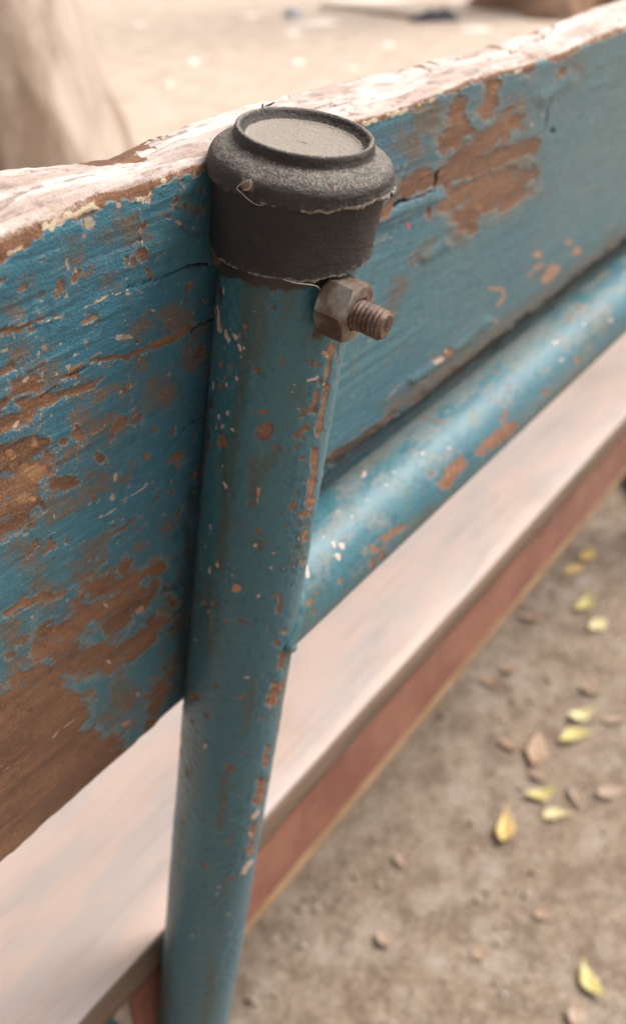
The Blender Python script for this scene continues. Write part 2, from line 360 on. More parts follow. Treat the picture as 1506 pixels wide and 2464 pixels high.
# ---- backrest plank
def build_plank():
    s = np.concatenate([np.arange(-0.40, -0.135, 0.004), np.arange(-0.135, 0.16, 0.00052), np.arange(0.16, 0.46, 0.0009), np.arange(0.46, 1.40, 0.006)])
    S = s[:, None]
    TH = 0.025
    ipx = lambda pts: np.array([((hit(p, A0 - N * RT, N) - A0) @ X, (hit(p, A0 - N * RT, N) - A0) @ P) for p in pts])
    # where bare wood meets paint below the top edge
    bl = ipx([(-60, 690), (0, 650), (30, 614), (55, 605), (100, 560), (150, 532), (185, 520), (250, 495), (280, 478), (320, 482), (345, 492), (375, 452), (425, 427), (500, 408),
              (858, 296), (928, 287), (968, 272), (1053, 234), (1113, 212), (1178, 190), (1278, 168), (1303, 142), (1345, 150), (1403, 112), (1506, 78)])
    t_bord = np.interp(s, bl[:, 0], bl[:, 1])
    t_bord = t_bord + 0.0022 * (fbm(s * 160, s * 0, 3, 5) - 0.5) + 0.0016 * (vnoise(s * 700, s * 0, 8) - 0.5)
    # height of the front and of the back top edge
    wob = 0.003 * (fbm(s * 14, s * 0 + 3, 12, 4) - 0.5) + 0.0012 * (fbm(s * 120, s * 0 + 7, 13, 3) - 0.5)
    kern = np.ones(9) / 9
    sm = np.interp(np.linspace(-0.4, 1.4, 361), bl[:, 0], bl[:, 1]); sm = np.convolve(np.pad(sm, 4, 'edge'), kern, 'valid')
    t_front = np.interp(s, np.linspace(-0.4, 1.4, 361), sm) + np.interp(s, [-0.4, -0.084, -0.07, -0.03, 0.0, 0.2, 0.26, 1.4], [0.0065, 0.0062, 0.0042, 0.0030, 0.0022, 0.0022, 0.0035, 0.0025]) + 0.5 * wob
    bk = np.array([((hit(p, A0 - N * (RT + TH), N) - A0) @ X, (hit(p, A0 - N * (RT + TH), N) - A0) @ P) for p in
                   [(-40, 416), (0, 413), (60, 404), (130, 397), (200, 392), (262, 383), (278, 374), (320, 352), (372, 326), (420, 309), (520, 275), (660, 240), (800, 205), (1000, 158), (1100, 130), (1300, 72), (1400, 30), (1506, -4)]])
    t_back = np.interp(s, bk[:, 0], bk[:, 1]) + 0.0010 * (fbm(s * 110, s * 0, 21, 4) - 0.5)
    rnd = np.interp(s, [-0.4, -0.12, -0.06, -0.02, 0.02, 0.2, 0.27, 0.4], [0.006, 0.006, 0.0048, 0.0034, 0.0025, 0.0025, 0.004, 0.003])   # wear of the front edge
    t_bot = -0.1425 + 0.0030 * (fbm(s * 26, s * 0, 41, 5) - 0.5) + 0.0010 * (vnoise(s * 260, s * 0, 43) - 0.5)
    nf, nr, nt = 400, 14, 34
    rows_t, rows_n = [], []
    for k in range(4):                                   # bottom rounding
        a = math.pi / 2 * k / 4; rows_t.append(t_bot + 0.003 * (1 - math.sin(a)) * 1.0); rows_n.append(-RT - 0.003 * (1 - math.cos(math.pi / 2 - a)) - 0 * s)
    rows_t = rows_t[::-1]; rows_n = rows_n[::-1]
    rows_t = [t_bot + 0.003 * (1 - math.cos(math.pi / 2 * k / 4)) for k in range(4)]
    rows_n = [-RT - 0.003 * (1 - math.sin(math.pi / 2 * k / 4)) + 0 * s for k in range(4)]
    for k in range(nf):
        q = k / (nf - 1); rows_t.append((t_bot + 0.003) * (1 - q) + (t_front - rnd) * q); rows_n.append(-RT + 0 * s)
    for k in range(1, nr):
        a = math.pi / 2 * k / nr; rows_t.append(t_front - rnd * (1 - math.sin(a))); rows_n.append(-RT - rnd * (1 - math.cos(a)))
    for k in range(nt):
        q = k / (nt - 1); rows_t.append(t_front * (1 - q) + t_back * q); rows_n.append(-RT - rnd * (1 - q) - TH * q)
    rows_t.append(t_back - 0.002); rows_n.append(-RT - TH - 0.0015 + 0 * s)
    rows_t.append(t_bot); rows_n.append(-RT - TH - 0.0015 + 0 * s)
    T = np.stack(rows_t, 1); Nn = np.stack(rows_n, 1); S = np.broadcast_to(S, T.shape)
    nfront = 4 + nf + nr - 1
    isf = np.zeros(T.shape); isf[:, :nfront] = 1; istop = np.zeros(T.shape); istop[:, nfront - 3:nfront + nt] = 1
    u, v = pix(W(S, T, Nn)); u = u.ravel(); v = v.ravel(); fs = S.ravel(); ft = T.ravel()
    front = isf.ravel() > 0
    # ragged outlines: along the grain, plus a little at random
    wu = 16 * (fbm(fs * 55, ft * 240, 51, 4) - 0.5) * 2; wv = 16 * (fbm(fs * 55, ft * 240, 61, 4) - 0.5) * 2
    su = 11 * (fbm(fs * 210, ft * 260, 71, 5) - 0.5) * 2; sv = 11 * (fbm(fs * 210, ft * 260, 81, 5) - 0.5) * 2
    U, Vv = np.where(front, u + wu + su, -1e6), np.where(front, v + wv + sv, -1e6)
    U2, V2 = np.where(front, u + su * 0.55, -1e6), np.where(front, v + sv * 0.55, -1e6)
    BARE = [('a', 20, 1, (0, 955), (80, 925)), ('a', 20, 1, (880, 1092), (1050, 1032), (1290, 915)), ('a', 17, 1, (620, 1160), (870, 1112)), ('a', 12, 1, (430, 1260), (560, 1190)),
            ('a', 60, 1, (130, 1330), (230, 1310)), ('a', 34, 1, (150, 1450), (260, 1420), (440, 1370), (640, 1310)), ('a', 34, 1, (0, 1500), (60, 1410)), ('a', 55, 1, (160, 1540), (220, 1490)),
            ('a', 42, 1, (0, 1600), (130, 1540)), ('a', 85, 1, (60, 1800), (230, 1750)), ('a', 70, 1, (100, 1880), (300, 1860)), ('a', 60, 1, (0, 1900)), ('a', 45, 1, (280, 1690)), ('a', 38, 1, (350, 1790)),
            ('a', 46, 1, (545, 1650)), ('a', 26, 1, (430, 1680)), ('a', 36, 1, (780, 1600), (825, 1550)), ('a', 26, 1, (760, 1680)), ('a', 30, 1, (690, 1790)), ('a', 42, .9, (930, 1560)),
            ('a', 46, 1, (970, 440)), ('a', 25, 1, (900, 470)), ('a', 11, 1, (995, 520), (1000, 570)), ('a', 20, 1, (1170, 60)), ('a', 20, 1, (1250, 70)), ('a', 14, 1, (1140, 165)), ('a', 14, 1, (1195, 100)),
            ('b', 80, 1, (0, 60), (180, 60)), ('b', 80, 1, (0, 200), (190, 180)), ('b', 50, 1, (0, 330), (160, 260)), ('b', 46, 1, (350, 40), (480, 30)), ('b', 32, 1, (280, 190)),
            ('b', 40, 1, (800, 570)), ('b', 42, 1, (760, 690), (1020, 565)), ('b', 60, 1, (620, 710), (850, 660)), ('b', 75, 1, (560, 870), (880, 790)), ('b', 30, 1, (1010, 700), (950, 800)),
            ('b', 52, 1, (700, 960), (830, 880)), ('b', 45, 1, (1050, 910), (800, 1090)), ('b', 38, 1, (1100, 770)), ('b', 66, 1, (300, 990), (510, 960)), ('b', 75, 1, (260, 1110), (450, 1090)),
            ('b', 85, 1, (430, 1210), (690, 1130)), ('b', 48, 1, (100, 1310), (500, 1210)), ('b', 36, 1, (700, 1210), (1000, 1030)),
            ('b', 130, 1, (-60, 1560), (330, 1400)), ('b', 150, 1, (-100, 1700), (420, 1500)), ('b', 220, 1, (-100, 1900), (330, 1720)), ('b', 170, 1, (380, 1800), (560, 1780)), ('b', 240, 1, (-100, 2200), (500, 1950)), ('b', 300, 1, (-200, 2500), (400, 2150)),
            ('b', 70, 1, (640, 1720), (720, 1700)), ('b', 70, 1, (760, 1790)), ('b', 55, 1, (985, 1490), (1040, 1330)), ('b', 50, 1, (990, 1600)), ('b', 24, 1, (1075, 1220)),
            ('b', 22, 1, (30, 870), (250, 785), (400, 742)), ('b', 36, 1, (50, 1155)), ('b', 28, .9, (150, 1030)), ('b', 22, 1, (600, 1380), (480, 1440)),
            ('c', 42, 1, (852, 410), (840, 530)), ('c', 56, 1, (640, 850), (760, 730), (960, 570)), ('c', 40, 1, (700, 840), (1050, 705)), ('c', 50, 1, (700, 950), (930, 855)), ('c', 55, 1, (720, 1050), (850, 960)),
            ('c', 28, 1, (740, 1115)), ('c', 42, 1, (640, 1000)), ('c', 50, .95, (900, 990), (1040, 850)), ('c', 48, 1, (450, 900), (580, 855)), ('c', 28, 1, (400, 950)), ('c', 22, 1, (340, 1030), (400, 965)),
            ('c', 46, 1, (690, 530), (700, 600)), ('c', 42, 1, (650, 655), (730, 625)), ('c', 34, .95, (620, 700), (700, 690)), ('c', 34, .9, (500, 500)), ('c', 20, 1, (1195, 345)), ('c', 26, 1, (1030, 335)), ('c', 18, 1, (940, 600)),
            ('g', 22, 1, (285, 300), (270, 335)), ('d', 20, 1, (180, 640), (380, 490), (460, 430)), ('d', 14, 1, (560, 370), (760, 230), (900, 130)), ('g', 16, 1, (430, 1190), (330, 1245))]
    STAIN = [('a', 80, .8, (500, 460)), ('a', 60, .8, (700, 330)), ('a', 60, .9, (740, 620)), ('a', 40, .8, (480, 330)), ('a', 60, .7, (200, 620)), ('a', 80, .8, (80, 790)), ('a', 110, .95, (1180, 870)), ('a', 60, .8, (1230, 800)),
             ('a', 40, .9, (900, 940)), ('a', 60, .8, (1000, 1450)), ('a', 90, .9, (560, 1540)), ('a', 60, .8, (520, 1380)), ('a', 40, .8, (320, 1050)), ('a', 25, .8, (840, 740)), ('a', 100, .8, (120, 1100)), ('a', 70, .8, (950, 1170)), ('a', 160, .7, (300, 1250)),
             ('a', 150, .7, (1100, 1350)), ('b', 150, .7, (200, 480)), ('b', 120, .8, (300, 760)), ('b', 100, .9, (80, 1000)), ('b', 120, .9, (800, 1400)), ('b', 90, .8, (700, 1540)), ('b', 60, .8, (900, 430)), ('b', 60, .8, (1080, 300)), ('b', 70, .7, (500, 120)),
             ('c', 100, .8, (560, 570)), ('c', 90, .8, (470, 700)), ('c', 120, .8, (950, 780)), ('c', 80, .7, (980, 520)), ('c', 60, .7, (1250, 330)), ('c', 70, .8, (700, 1130)),
             ('g', 30, .8, (180, 640), (300, 520)), ('g', 50, .8, (0, 1000), (120, 760)), ('g', 50, .8, (1010, 700)), ('g', 60, .9, (60, 1540), (560, 1190), (820, 1000), (1250, 680), (1500, 470))]
    SPECK = [('a', 34, 1, (600, 195), (600, 235)), ('a', 18, 1, (800, 100)), ('a', 20, 1, (1000, 65)), ('a', 24, 1, (810, 980), (870, 985)), ('a', 9, 1, (665, 970)), ('a', 16, 1, (1035, 800)), ('a', 14, 1, (820, 1350)),
             ('a', 10, 1, (845, 860)), ('a', 9, 1, (830, 832)), ('a', 9, 1, (855, 590)), ('a', 15, 1, (857, 685)), ('a', 10, 1, (285, 425)), ('a', 9, 1, (510, 515), (515, 540)), ('a', 12, 1, (290, 740)), ('a', 13, 1, (165, 1285), (195, 1260)), ('a', 15, 1, (345, 1510)),
             ('a', 15, 1, (510, 1600)), ('a', 8, 1, (1140, 1235)), ('a', 14, 1, (20, 1075), (50, 1065)), ('a', 14, 1, (780, 1905), (775, 1930)), ('a', 12, 1, (380, 1225)), ('a', 8, 1, (960, 95)), ('a', 14, 1, (680, 1165)),
             ('a', 13, 1, (1190, 205), (1215, 220)), ('a', 9, 1, (1250, 238)), ('a', 9, 1, (1310, 245)), ('a', 9, 1, (1365, 295)), ('a', 10, 1, (1290, 275)), ('a', 10, 1, (100, 1590), (130, 1560)),
             ('b', 12, 1, (735, 105), (728, 120)), ('b', 12, 1, (740, 10)), ('b', 9, 1, (685, 540)), ('b', 15, 1, (688, 815)), ('b', 12, 1, (215, 890)), ('b', 14, 1, (700, 1175)), ('b', 10, 1, (890, 1385)), ('b', 7, 1, (355, 245)), ('b', 5, 1, (740, 325)), ('b', 5, 1, (725, 345)), ('b', 6, 1, (755, 420)), ('b', 6, 1, (710, 455)), ('b', 5, 1, (820, 385)),
             ('g', 11, 1, (390, 1185)), ('g', 14, 1, (320, 1255), (350, 1230)), ('g', 9, 1, (70, 402)), ('g', 9, 1, (55, 478)), ('g', 9, 1, (75, 520)), ('g', 6, 1, (290, 468)), ('g', 5, 1, (550, 905)), ('g', 7, 1, (820, 550)), ('g', 6, 1, (270, 1320)), ('g', 5, 1, (860, 655)), ('c', 8, 1, (1105, 555)), ('c', 8, 1, (1050, 600)), ('c', 8, 1, (445, 800)), ('c', 6, 1, (350, 715))]
    ORANGE = [('g', 26, 1, (955, 590)), ('g', 15, 1, (905, 715)), ('g', 12, 1, (930, 675), (980, 650)), ('g', 34, 1, (1010, 745), (1055, 680)), ('g', 22, 1, (1150, 510)), ('g', 28, 1, (1195, 570)), ('g', 11, 1, (660, 805), (745, 800), (742, 860), (712, 905)), ('g', 15, 1, (690, 1000)),
              ('b', 16, 1, (890, 850), (915, 825)), ('b', 14, 1, (790, 1580), (825, 1565)), ('b', 20, 1, (215, 130)), ('a', 18, 1, (560, 300)), ('a', 22, 1, (300, 1050))]
    FLAKE = [('a', 22, 1, (475, 1205), (560, 1145), (675, 1085)), ('a', 40, 1, (110, 1880), (300, 1870)), ('a', 30, 1, (90, 1780)), ('a', 30, 1, (240, 1700)), ('b', 34, 1, (140, 130), (210, 130)), ('b', 18, 1, (880, 1740)), ('b', 26, 1, (10, 130)), ('b', 20, .8, (90, 2370)), ('c', 30, .8, (860, 420)), ('c', 24, .8, (800, 1010)), ('c', 20, .8, (930, 580))]
    CRACK = [('a', 4, 1, (870, 643), (1000, 600), (1080, 588)), ('a', 7, 1, (1080, 590), (1150, 553), (1280, 505), (1410, 487)), ('a', 6, 1, (1290, 945), (1360, 890), (1445, 855)), ('a', 3, 1, (480, 1240), (600, 1190)), ('a', 3, 1, (400, 1310), (270, 1400)),
             ('c', 8, 1, (395, 992), (430, 962), (455, 966)), ('c', 4, .9, (455, 966), (520, 942), (590, 918)), ('c', 5, .85, (606, 815), (596, 850), (590, 905)), ('c', 11, 1, (1155, 630)), ('c', 3, .8, (1140, 480), (1100, 640)), ('b', 5, .8, (1210, 800), (1120, 890)), ('b', 4, .8, (1210, 880), (1110, 980)), ('a', 4, .8, (1400, 1480), (1250, 1600), (1140, 1720))]
    CREAM = [('a', 5, 1, (90, 910), (190, 885), (300, 878), (400, 850), (480, 822), (600, 765), (740, 692), (870, 655)), ('a', 3.5, 1, (920, 50), (945, 200), (965, 370)), ('a', 2.5, .9, (830, 720), (860, 880), (872, 1150), (888, 1470)), ('b', 4, .9, (670, 245), (800, 150), (950, 20)),
             ('a', 3, .8, (0, 1130), (250, 980)), ('b', 3, .8, (0, 1900), (250, 1750), (500, 1520)), ('c', 3, .7, (1410, 1120), (1490, 990)), ('g', 4, .8, (20, 1490), (180, 1310))]
    GRIME_SHADE = [('d', 15, 1.2, (140, 695), (400, 520), (660, 345), (1080, 2)), ('d', 20, .6, (170, 650), (560, 360), (760, 225), (1000, 50)), ('g', 22, 1.1, (600, 1215), (820, 1050), (1250, 720), (1506, 500)), ('a', 24, .6, (1230, 235), (1390, 310)), ('b', 55, .62, (1240, 60), (1205, 700), (1175, 1150)), ('b', 8, .9, (1225, 430), (1100, 540)), ('b', 7, .9, (1215, 640), (1060, 720)), ('b', 60, .5, (1060, 1600), (1130, 1250))]  # dirt, plus shade painted beside the post and along the rail gap
    bare = strokes(U, Vv, BARE, 2.0)
    streak = fbm(fs * 26, ft * 330, 91, 4); blotch = fbm(fs * 40, ft * 60, 93, 4)
    left = sstep(0.06, -0.02, fs)
    scuff = np.clip((streak - 0.60) * 5, 0, 1) * np.clip((blotch - 0.42) * 4, 0, 1)
    bare = np.maximum(bare, scuff * (0.32 + 0.30 * left))
    bare = np.maximum(bare, 0.62 * sstep(0.62, 0.75, fbm(fs * 180, ft * 260, 95, 4)) * (0.4 + 0.6 * left))
    tb = np.broadcast_to(t_bord[:, None], T.shape).ravel(); tf = np.broadcast_to((t_front)[:, None], T.shape).ravel()
    over = (ft - tb) / 0.0012
    bare = np.maximum(bare, np.clip(0.5 + over, 0, 1)); bare = np.where(front, bare, 1.0)
    bare = np.maximum(bare, np.where(ft < -0.139, 1.0, 0))
    cream = np.maximum(strokes(U2, V2, CREAM), np.clip(1.0 - np.abs(over - 0.5) / 1.1, 0, 1) * sstep(0.42, 0.6, fbm(fs * 120, ft * 120, 97, 3)) * np.where(front, 1, 0))
    # bleached, bare top: strongest on surfaces that look up
    rndv = np.broadcast_to(rnd[:, None], T.shape).ravel()
    bleach = np.where(istop.ravel() > 0, 1.0, np.clip((ft - (tf - rndv * 0.75)) / (rndv * 0.8), 0, 1))
    bleach = bleach * (0.62 + 0.7 * fbm(fs * 60, ft * 90 + Nn.ravel() * 160, 99, 5)); bleach = np.where(over > -0.3, bleach, 0)
    bleach = np.where(front | (istop.ravel() > 0), bleach, 0.55)
    stain = np.maximum(strokes(U, Vv, STAIN, 2.2), 0.85 * strokes(U, Vv, BARE, 5.0)); stain = np.maximum(stain, 0.75 * sstep(0.5, 0.72, fbm(fs * 70, ft * 110, 111, 5)) * (0.45 + 0.55 * left))
    speck = strokes(U2, V2, SPECK); speck = np.maximum(speck, 0.75 * sstep(0.88, 0.94, vnoise(fs * 420, ft * 420, 121)) * sstep(0.5, 0.7, fbm(fs * 45, ft * 45, 123, 3)) * np.where(front, 1, 0))
    crack = strokes(U2 + np.where(front, wu * 0.25, 0), V2 + np.where(front, wv * 0.25, 0), CRACK)
    grime_shade = strokes(U, Vv, GRIME_SHADE, 1.6)
    orange = strokes(U2, V2, ORANGE); flake = strokes(U, Vv, FLAKE, 1.3)
    red = strokes(U2, V2, [('g', 9, 1, (155, 402), (157, 422)), ('b', 6, 1, (35, 517))])
    # relief: grain, missing paint, cracks, the groove along the rail, splintered top
    grain = 0.00085 * (fbm(fs * 22, ft * 300, 131, 5) - 0.5) + 0.0009 * (fbm(fs * 9, ft * 40, 133, 3) - 0.5)
    disp = grain * 1.1 * (1 - 0.6 * sstep(0.03, 0.2, fs)) - 0.00025 * sstep(0.42, 0.6, bare) - 0.0020 * sstep(0.3, 0.9, crack) + 0.00025 * sstep(0.3, 0.7, cream) - 0.0008 * sstep(0.3, 0.9, grime_shade)
    ridge = strokes(U2, V2, [('g', 16, 1, (180, 1370), (420, 1200), (640, 1000)), ('c', 26, 1, (330, 1060), (590, 950)), ('c', 24, 1, (1100, 470), (1230, 380)), ('g', 24, .8, (250, 600), (380, 530))], 2.0)
    groove = sstep(-0.0715, -0.0850, ft) * sstep(0.012, 0.022, fs)
    disp = disp + 0.0010 * ridge
    disp = np.where(front, disp, 0)
    splint = np.where(istop.ravel() > 0, 0.0020 * (fbm(fs * 26, Nn.ravel() * 420, 141, 4) - 0.5) - 0.0022 * sstep(0.66, 0.74, fbm(fs * 34, Nn.ravel() * 560, 143, 3)), 0)
    dark_sp = np.where(istop.ravel() > 0, sstep(0.66, 0.75, fbm(fs * 34, Nn.ravel() * 560, 143, 3)), 0)
    # keep the surface behind the post and the rail clear of the tubes
    clear = np.maximum(np.exp(-(fs / 0.006) ** 2), np.exp(-((ft + 0.089) / 0.006) ** 2) * (fs > 0))
    disp = disp * (1 - clear) - 0.0006 * clear * (disp > 0) - 0.0042 * groove * front * (ft > -0.139)
    V = W(S, T + splint.reshape(T.shape), Nn + disp.reshape(T.shape))
    me = grid_mesh('backrest_plank', V - foot, wrap_v=True, caps=True)
    far_sheen = sstep(0.01, 0.27, fs) * (0.7 + 0.6 * (fbm(fs * 18, ft * 40, 151, 3) - 0.5))  # greyer towards the far end: grazing sheen put into the paint colour
    for nme, val in dict(far_sheen=far_sheen, bare=bare, stain=stain, speck=speck, crack=np.maximum(crack, dark_sp * 0.7), cream=cream, bleach=bleach, orange=orange, flake=flake, red=red, grime_shade=grime_shade).items(): attr(me, nme, val)
    o = link('backrest_plank', me, MAT_PLANK, bench); o['label'] = 'backrest plank with chipped blue paint and bare splintered top edge'
build_plank()

# ---- tubes
def tube_fields(u, v, facing, h, th, data, seeds):
    su = 8 * (fbm(h * 330, th * 6.3, seeds, 4) - 0.5) * 2; sv = 8 * (fbm(h * 420, th * 8, seeds + 5, 3) - 0.5) * 2
    U = np.where(facing, u + su, -1e6); Vv = np.where(facing, v + sv, -1e6)
    return {k: strokes(U, Vv, d, 1.8 if k in ('stain', 'dust') else (1.5 if k == 'rust' else 1.0)) for k, d in data.items()}

def build_post():
    h = np.concatenate([np.arange(FOOT, -0.44, 0.006), np.arange(-0.44, 0.0605, 0.0006)])
    na = 230; th = np.linspace(0, 2 * np.pi, na, endpoint=False)
    H, TT = np.meshgrid(h, th, indexing='ij')
    s, n = RT * np.cos(TT), RT * np.sin(TT)
    w = W(s, H, n); nv = np.cos(TT)[..., None] * X + np.sin(TT)[..., None] * N
    facing = (((CAM - w) * nv).sum(-1) > 0).ravel()
    u, v = pix(w); u, v, fh, fth = u.ravel(), v.ravel(), H.ravel(), TT.ravel()
    D = dict(
        rust=[('e', 26, 1, (1300, 800), (1330, 870), (1290, 1000), (1270, 1150), (1255, 1300), (1235, 1440), (1205, 1560)), ('e', 34, 1, (1265, 860)), ('e', 13, 1, (1165, 970), (1205, 965)), ('e', 44, 1, (1205, 1590)), ('e', 26, 1, (1170, 1255), (1155, 1415)), ('e', 28, 1, (1165, 1780), (1150, 2040)),
              ('e', 72, 1, (670, 1625), (700, 1600)), ('e', 26, 1, (610, 1010), (622, 1040)), ('e', 38, 1, (285, 1670), (295, 1720)), ('e', 14, 1, (655, 1245)), ('e', 15, 1, (705, 1410)), ('e', 20, 1, (1070, 1570)), ('e', 18, 1, (985, 1650), (1020, 1620)), ('e', 20, 1, (1060, 1670)), ('e', 20, 1, (1045, 1425)), ('e', 22, 1, (1145, 690)),
              ('e', 18, 1, (380, 1000)), ('e', 14, 1, (1210, 1120)), ('e', 22, 1, (1040, 1860)), ('e', 26, .9, (800, 1750)), ('e', 18, 1, (150, 1720)), ('e', 10, 1, (660, 1330)), ('e', 9, 1, (1015, 1740), (985, 1800)), ('e', 14, .9, (885, 1780)), ('e', 22, .9, (500, 610)), ('e', 18, .85, (775, 290)), ('e', 12, 1, (1075, 925)), ('e', 9, 1, (825, 1290)), ('e', 8, 1, (705, 1170)), ('e', 16, 1, (1270, 1360)),
              ('f', 34, 1, (1290, 60), (1272, 200), (1250, 400), (1235, 560)), ('f', 24, 1, (1225, 630), (1160, 655)), ('f', 24, 1, (1190, 800), (1185, 870)), ('f', 16, 1, (1185, 1060), (1170, 1110)), ('f', 22, 1, (1090, 540), (1075, 565)), ('f', 14, 1, (1115, 430)), ('f', 20, 1, (970, 630)), ('f', 16, 1, (1030, 350)), ('f', 12, 1, (985, 520)), ('f', 13, 1, (1080, 610)), ('f', 26, 1, (740, 790)),
              ('f', 16, 1, (965, 1390), (930, 1560)), ('f', 22, 1, (990, 1740)), ('f', 30, 1, (915, 1850)), ('f', 26, 1, (985, 1940), (960, 2080)), ('f', 55, 1, (935, 2260), (880, 2400)), ('f', 42, 1, (150, 2360)), ('f', 16, .9, (440, 1660)), ('f', 14, 1, (575, 1640)), ('f', 12, 1, (1000, 415)), ('f', 14, 1, (1070, 660)), ('f', 12, 1, (1075, 1040)), ('f', 18, .8, (760, 950)), ('f', 10, 1, (860, 655)),
              ('h', 22, 1, (1240, 220), (1215, 320)), ('h', 14, 1, (1262, 60), (1245, 150)), ('h', 13, 1, (1200, 430), (1180, 560)), ('h', 16, 1, (1085, 160)), ('h', 12, 1, (850, 80))],
        orange=[('f', 30, 1, (530, 1325), (555, 1345)), ('f', 13, 1, (742, 375), (748, 515)), ('e', 14, 1, (1015, 1398)), ('e', 24, .8, (1250, 860)), ('f', 17, 1, (278, 1545), (282, 1565))],
        speck=[('e', 15, 1, (240, 420), (255, 560), (280, 660)), ('e', 10, 1, (300, 250), (298, 310)), ('e', 16, 1, (330, 650), (335, 700), (355, 755)), ('e', 18, 1, (405, 695), (425, 735)), ('e', 15, 1, (450, 800), (460, 840)), ('e', 13, 1, (490, 820)), ('e', 11, 1, (460, 890)), ('e', 12, 1, (410, 1085), (415, 1110)), ('e', 9, 1, (455, 1095)), ('e', 10, 1, (345, 1135), (347, 1165)), ('e', 9, 1, (265, 1110)),
               ('e', 10, 1, (205, 1130), (210, 1210)), ('e', 8, 1, (210, 1080)), ('e', 14, 1, (250, 1445), (248, 1470)), ('e', 19, 1, (325, 1425)), ('e', 9, 1, (170, 1395), (170, 1430)), ('e', 17, 1, (375, 1575)), ('e', 12, 1, (290, 1530), (293, 1560)), ('e', 8, 1, (235, 1545), (237, 1580)), ('e', 9, 1, (245, 765)), ('e', 7, 1, (320, 815)), ('e', 10, 1, (975, 1150)), ('e', 8, 1, (935, 1228), (955, 1222)), ('e', 8, 1, (595, 475)), ('e', 8, 1, (615, 510)),
               ('e', 9, 1, (230, 1840)), ('e', 11, 1, (305, 1920)), ('e', 9, 1, (225, 1985)), ('e', 8, 1, (378, 640)), ('e', 7, 1, (300, 765)), ('e', 7, 1, (310, 1118)), ('e', 8, 1, (250, 880)), ('f', 18, 1, (440, 350), (455, 368)), ('f', 13, 1, (285, 735), (300, 760)), ('f', 12, 1, (515, 1195)), ('f', 10, 1, (470, 1095)), ('f', 13, 1, (165, 1820)), ('f', 9, 1, (345, 95)), ('f', 9, 1, (345, 240)), ('f', 9, 1, (428, 175)), ('f', 7, 1, (335, 978)), ('f', 8, 1, (610, 768)), ('f', 8, 1, (180, 1740)),
               ('h', 8, 1, (965, 52)), ('h', 9, 1, (1195, 390), (1215, 365)), ('h', 10, 1, (1145, 655), (1185, 595)), ('e', 5, 1, (1115, 860)), ('f', 7, .9, (980, 1160), (1025, 1125)), ('f', 6, .9, (1000, 1000))],
        stain=[('e', 90, .9, (640, 250), (650, 700), (560, 900)), ('e', 60, .8, (800, 1790), (620, 2040)), ('f', 45, 1, (440, 60), (460, 420), (400, 1000), (380, 1150)), ('f', 40, 1, (720, 130), (700, 520)), ('f', 70, .7, (560, 700)), ('f', 90, .7, (300, 1300), (300, 1900)), ('f', 60, .9, (760, 900)), ('f', 60, .8, (1180, 700), (1120, 1050)), ('h', 16, 1.1, (1065, 190), (1040, 440)), ('f', 40, .8, (920, 60)), ('e', 120, .6, (1000, 1250)), ('h', 60, .5, (930, 60), (900, 300)), ('e', 70, .7, (480, 1000))],
        grime_shade=[('e', 60, 1, (300, 70), (640, 165), (900, 215), (1150, 190), (1330, 120)), ('e', 20, .8, (250, 100), (270, 380)), ('e', 50, .7, (1200, 470), (1190, 700)), ('e', 40, .6, (1240, 240), (1280, 200)), ('f', 24, .8, (235, 60), (160, 900), (110, 1500), (50, 2300)), ('e', 18, .8, (170, 1300), (110, 1960)), ('e', 16, 1, (270, 1610)), ('f', 12, .7, (515, 1270))])  # dirt, with the shade of the post's left edge painted in
    fl = tube_fields(u, v, facing, fh, fth, D, 211)
    z = fbm(fh * 260, fth * 5, 221, 4)
    fl['rust'] = np.maximum(fl['rust'], 0.62 * sstep(0.68, 0.78, fbm(fh * 230, fth * 4.4, 223, 4)))
    fl['speck'] = np.maximum(fl['speck'], 0.8 * sstep(0.90, 0.95, vnoise(fh * 330, fth * 6.3, 229)) * sstep(0.5, 0.65, fbm(fh * 30, fth * 1.5, 231, 2)))
    fl['stain'] = np.maximum(fl['stain'], 0.75 * sstep(0.5, 0.75, fbm(fh * 9, fth * 2.6, 233, 3)))
    fl['dust'] = np.zeros_like(fh)
    pit = sstep(0.45, 0.7, fbm(fh * 28, fth * 1.2, 241, 2)); rough = 0.00040 * (fbm(fh * 520, fth * 9.9, 243, 3) - 0.5) * (0.4 + pit) * 2
    rr = RT + rough - 0.00022 * sstep(0.42, 0.58, fl['rust']) + 0.00018 * sstep(0.4, 0.6, fl['speck']) - 0.00005
    rr = np.minimum(rr, RT + 0.0002).reshape(H.shape)
    me = grid_mesh('post', W(rr * np.cos(TT), H, rr * np.sin(TT)) - foot, wrap_v=True, caps=True)
    for k, a in fl.items(): attr(me, k, a)
    o = link('post', me, MAT_TUBE, bench); o['label'] = 'leaning blue tube post with rust chips and pink flecks'
    return o
post = build_post()

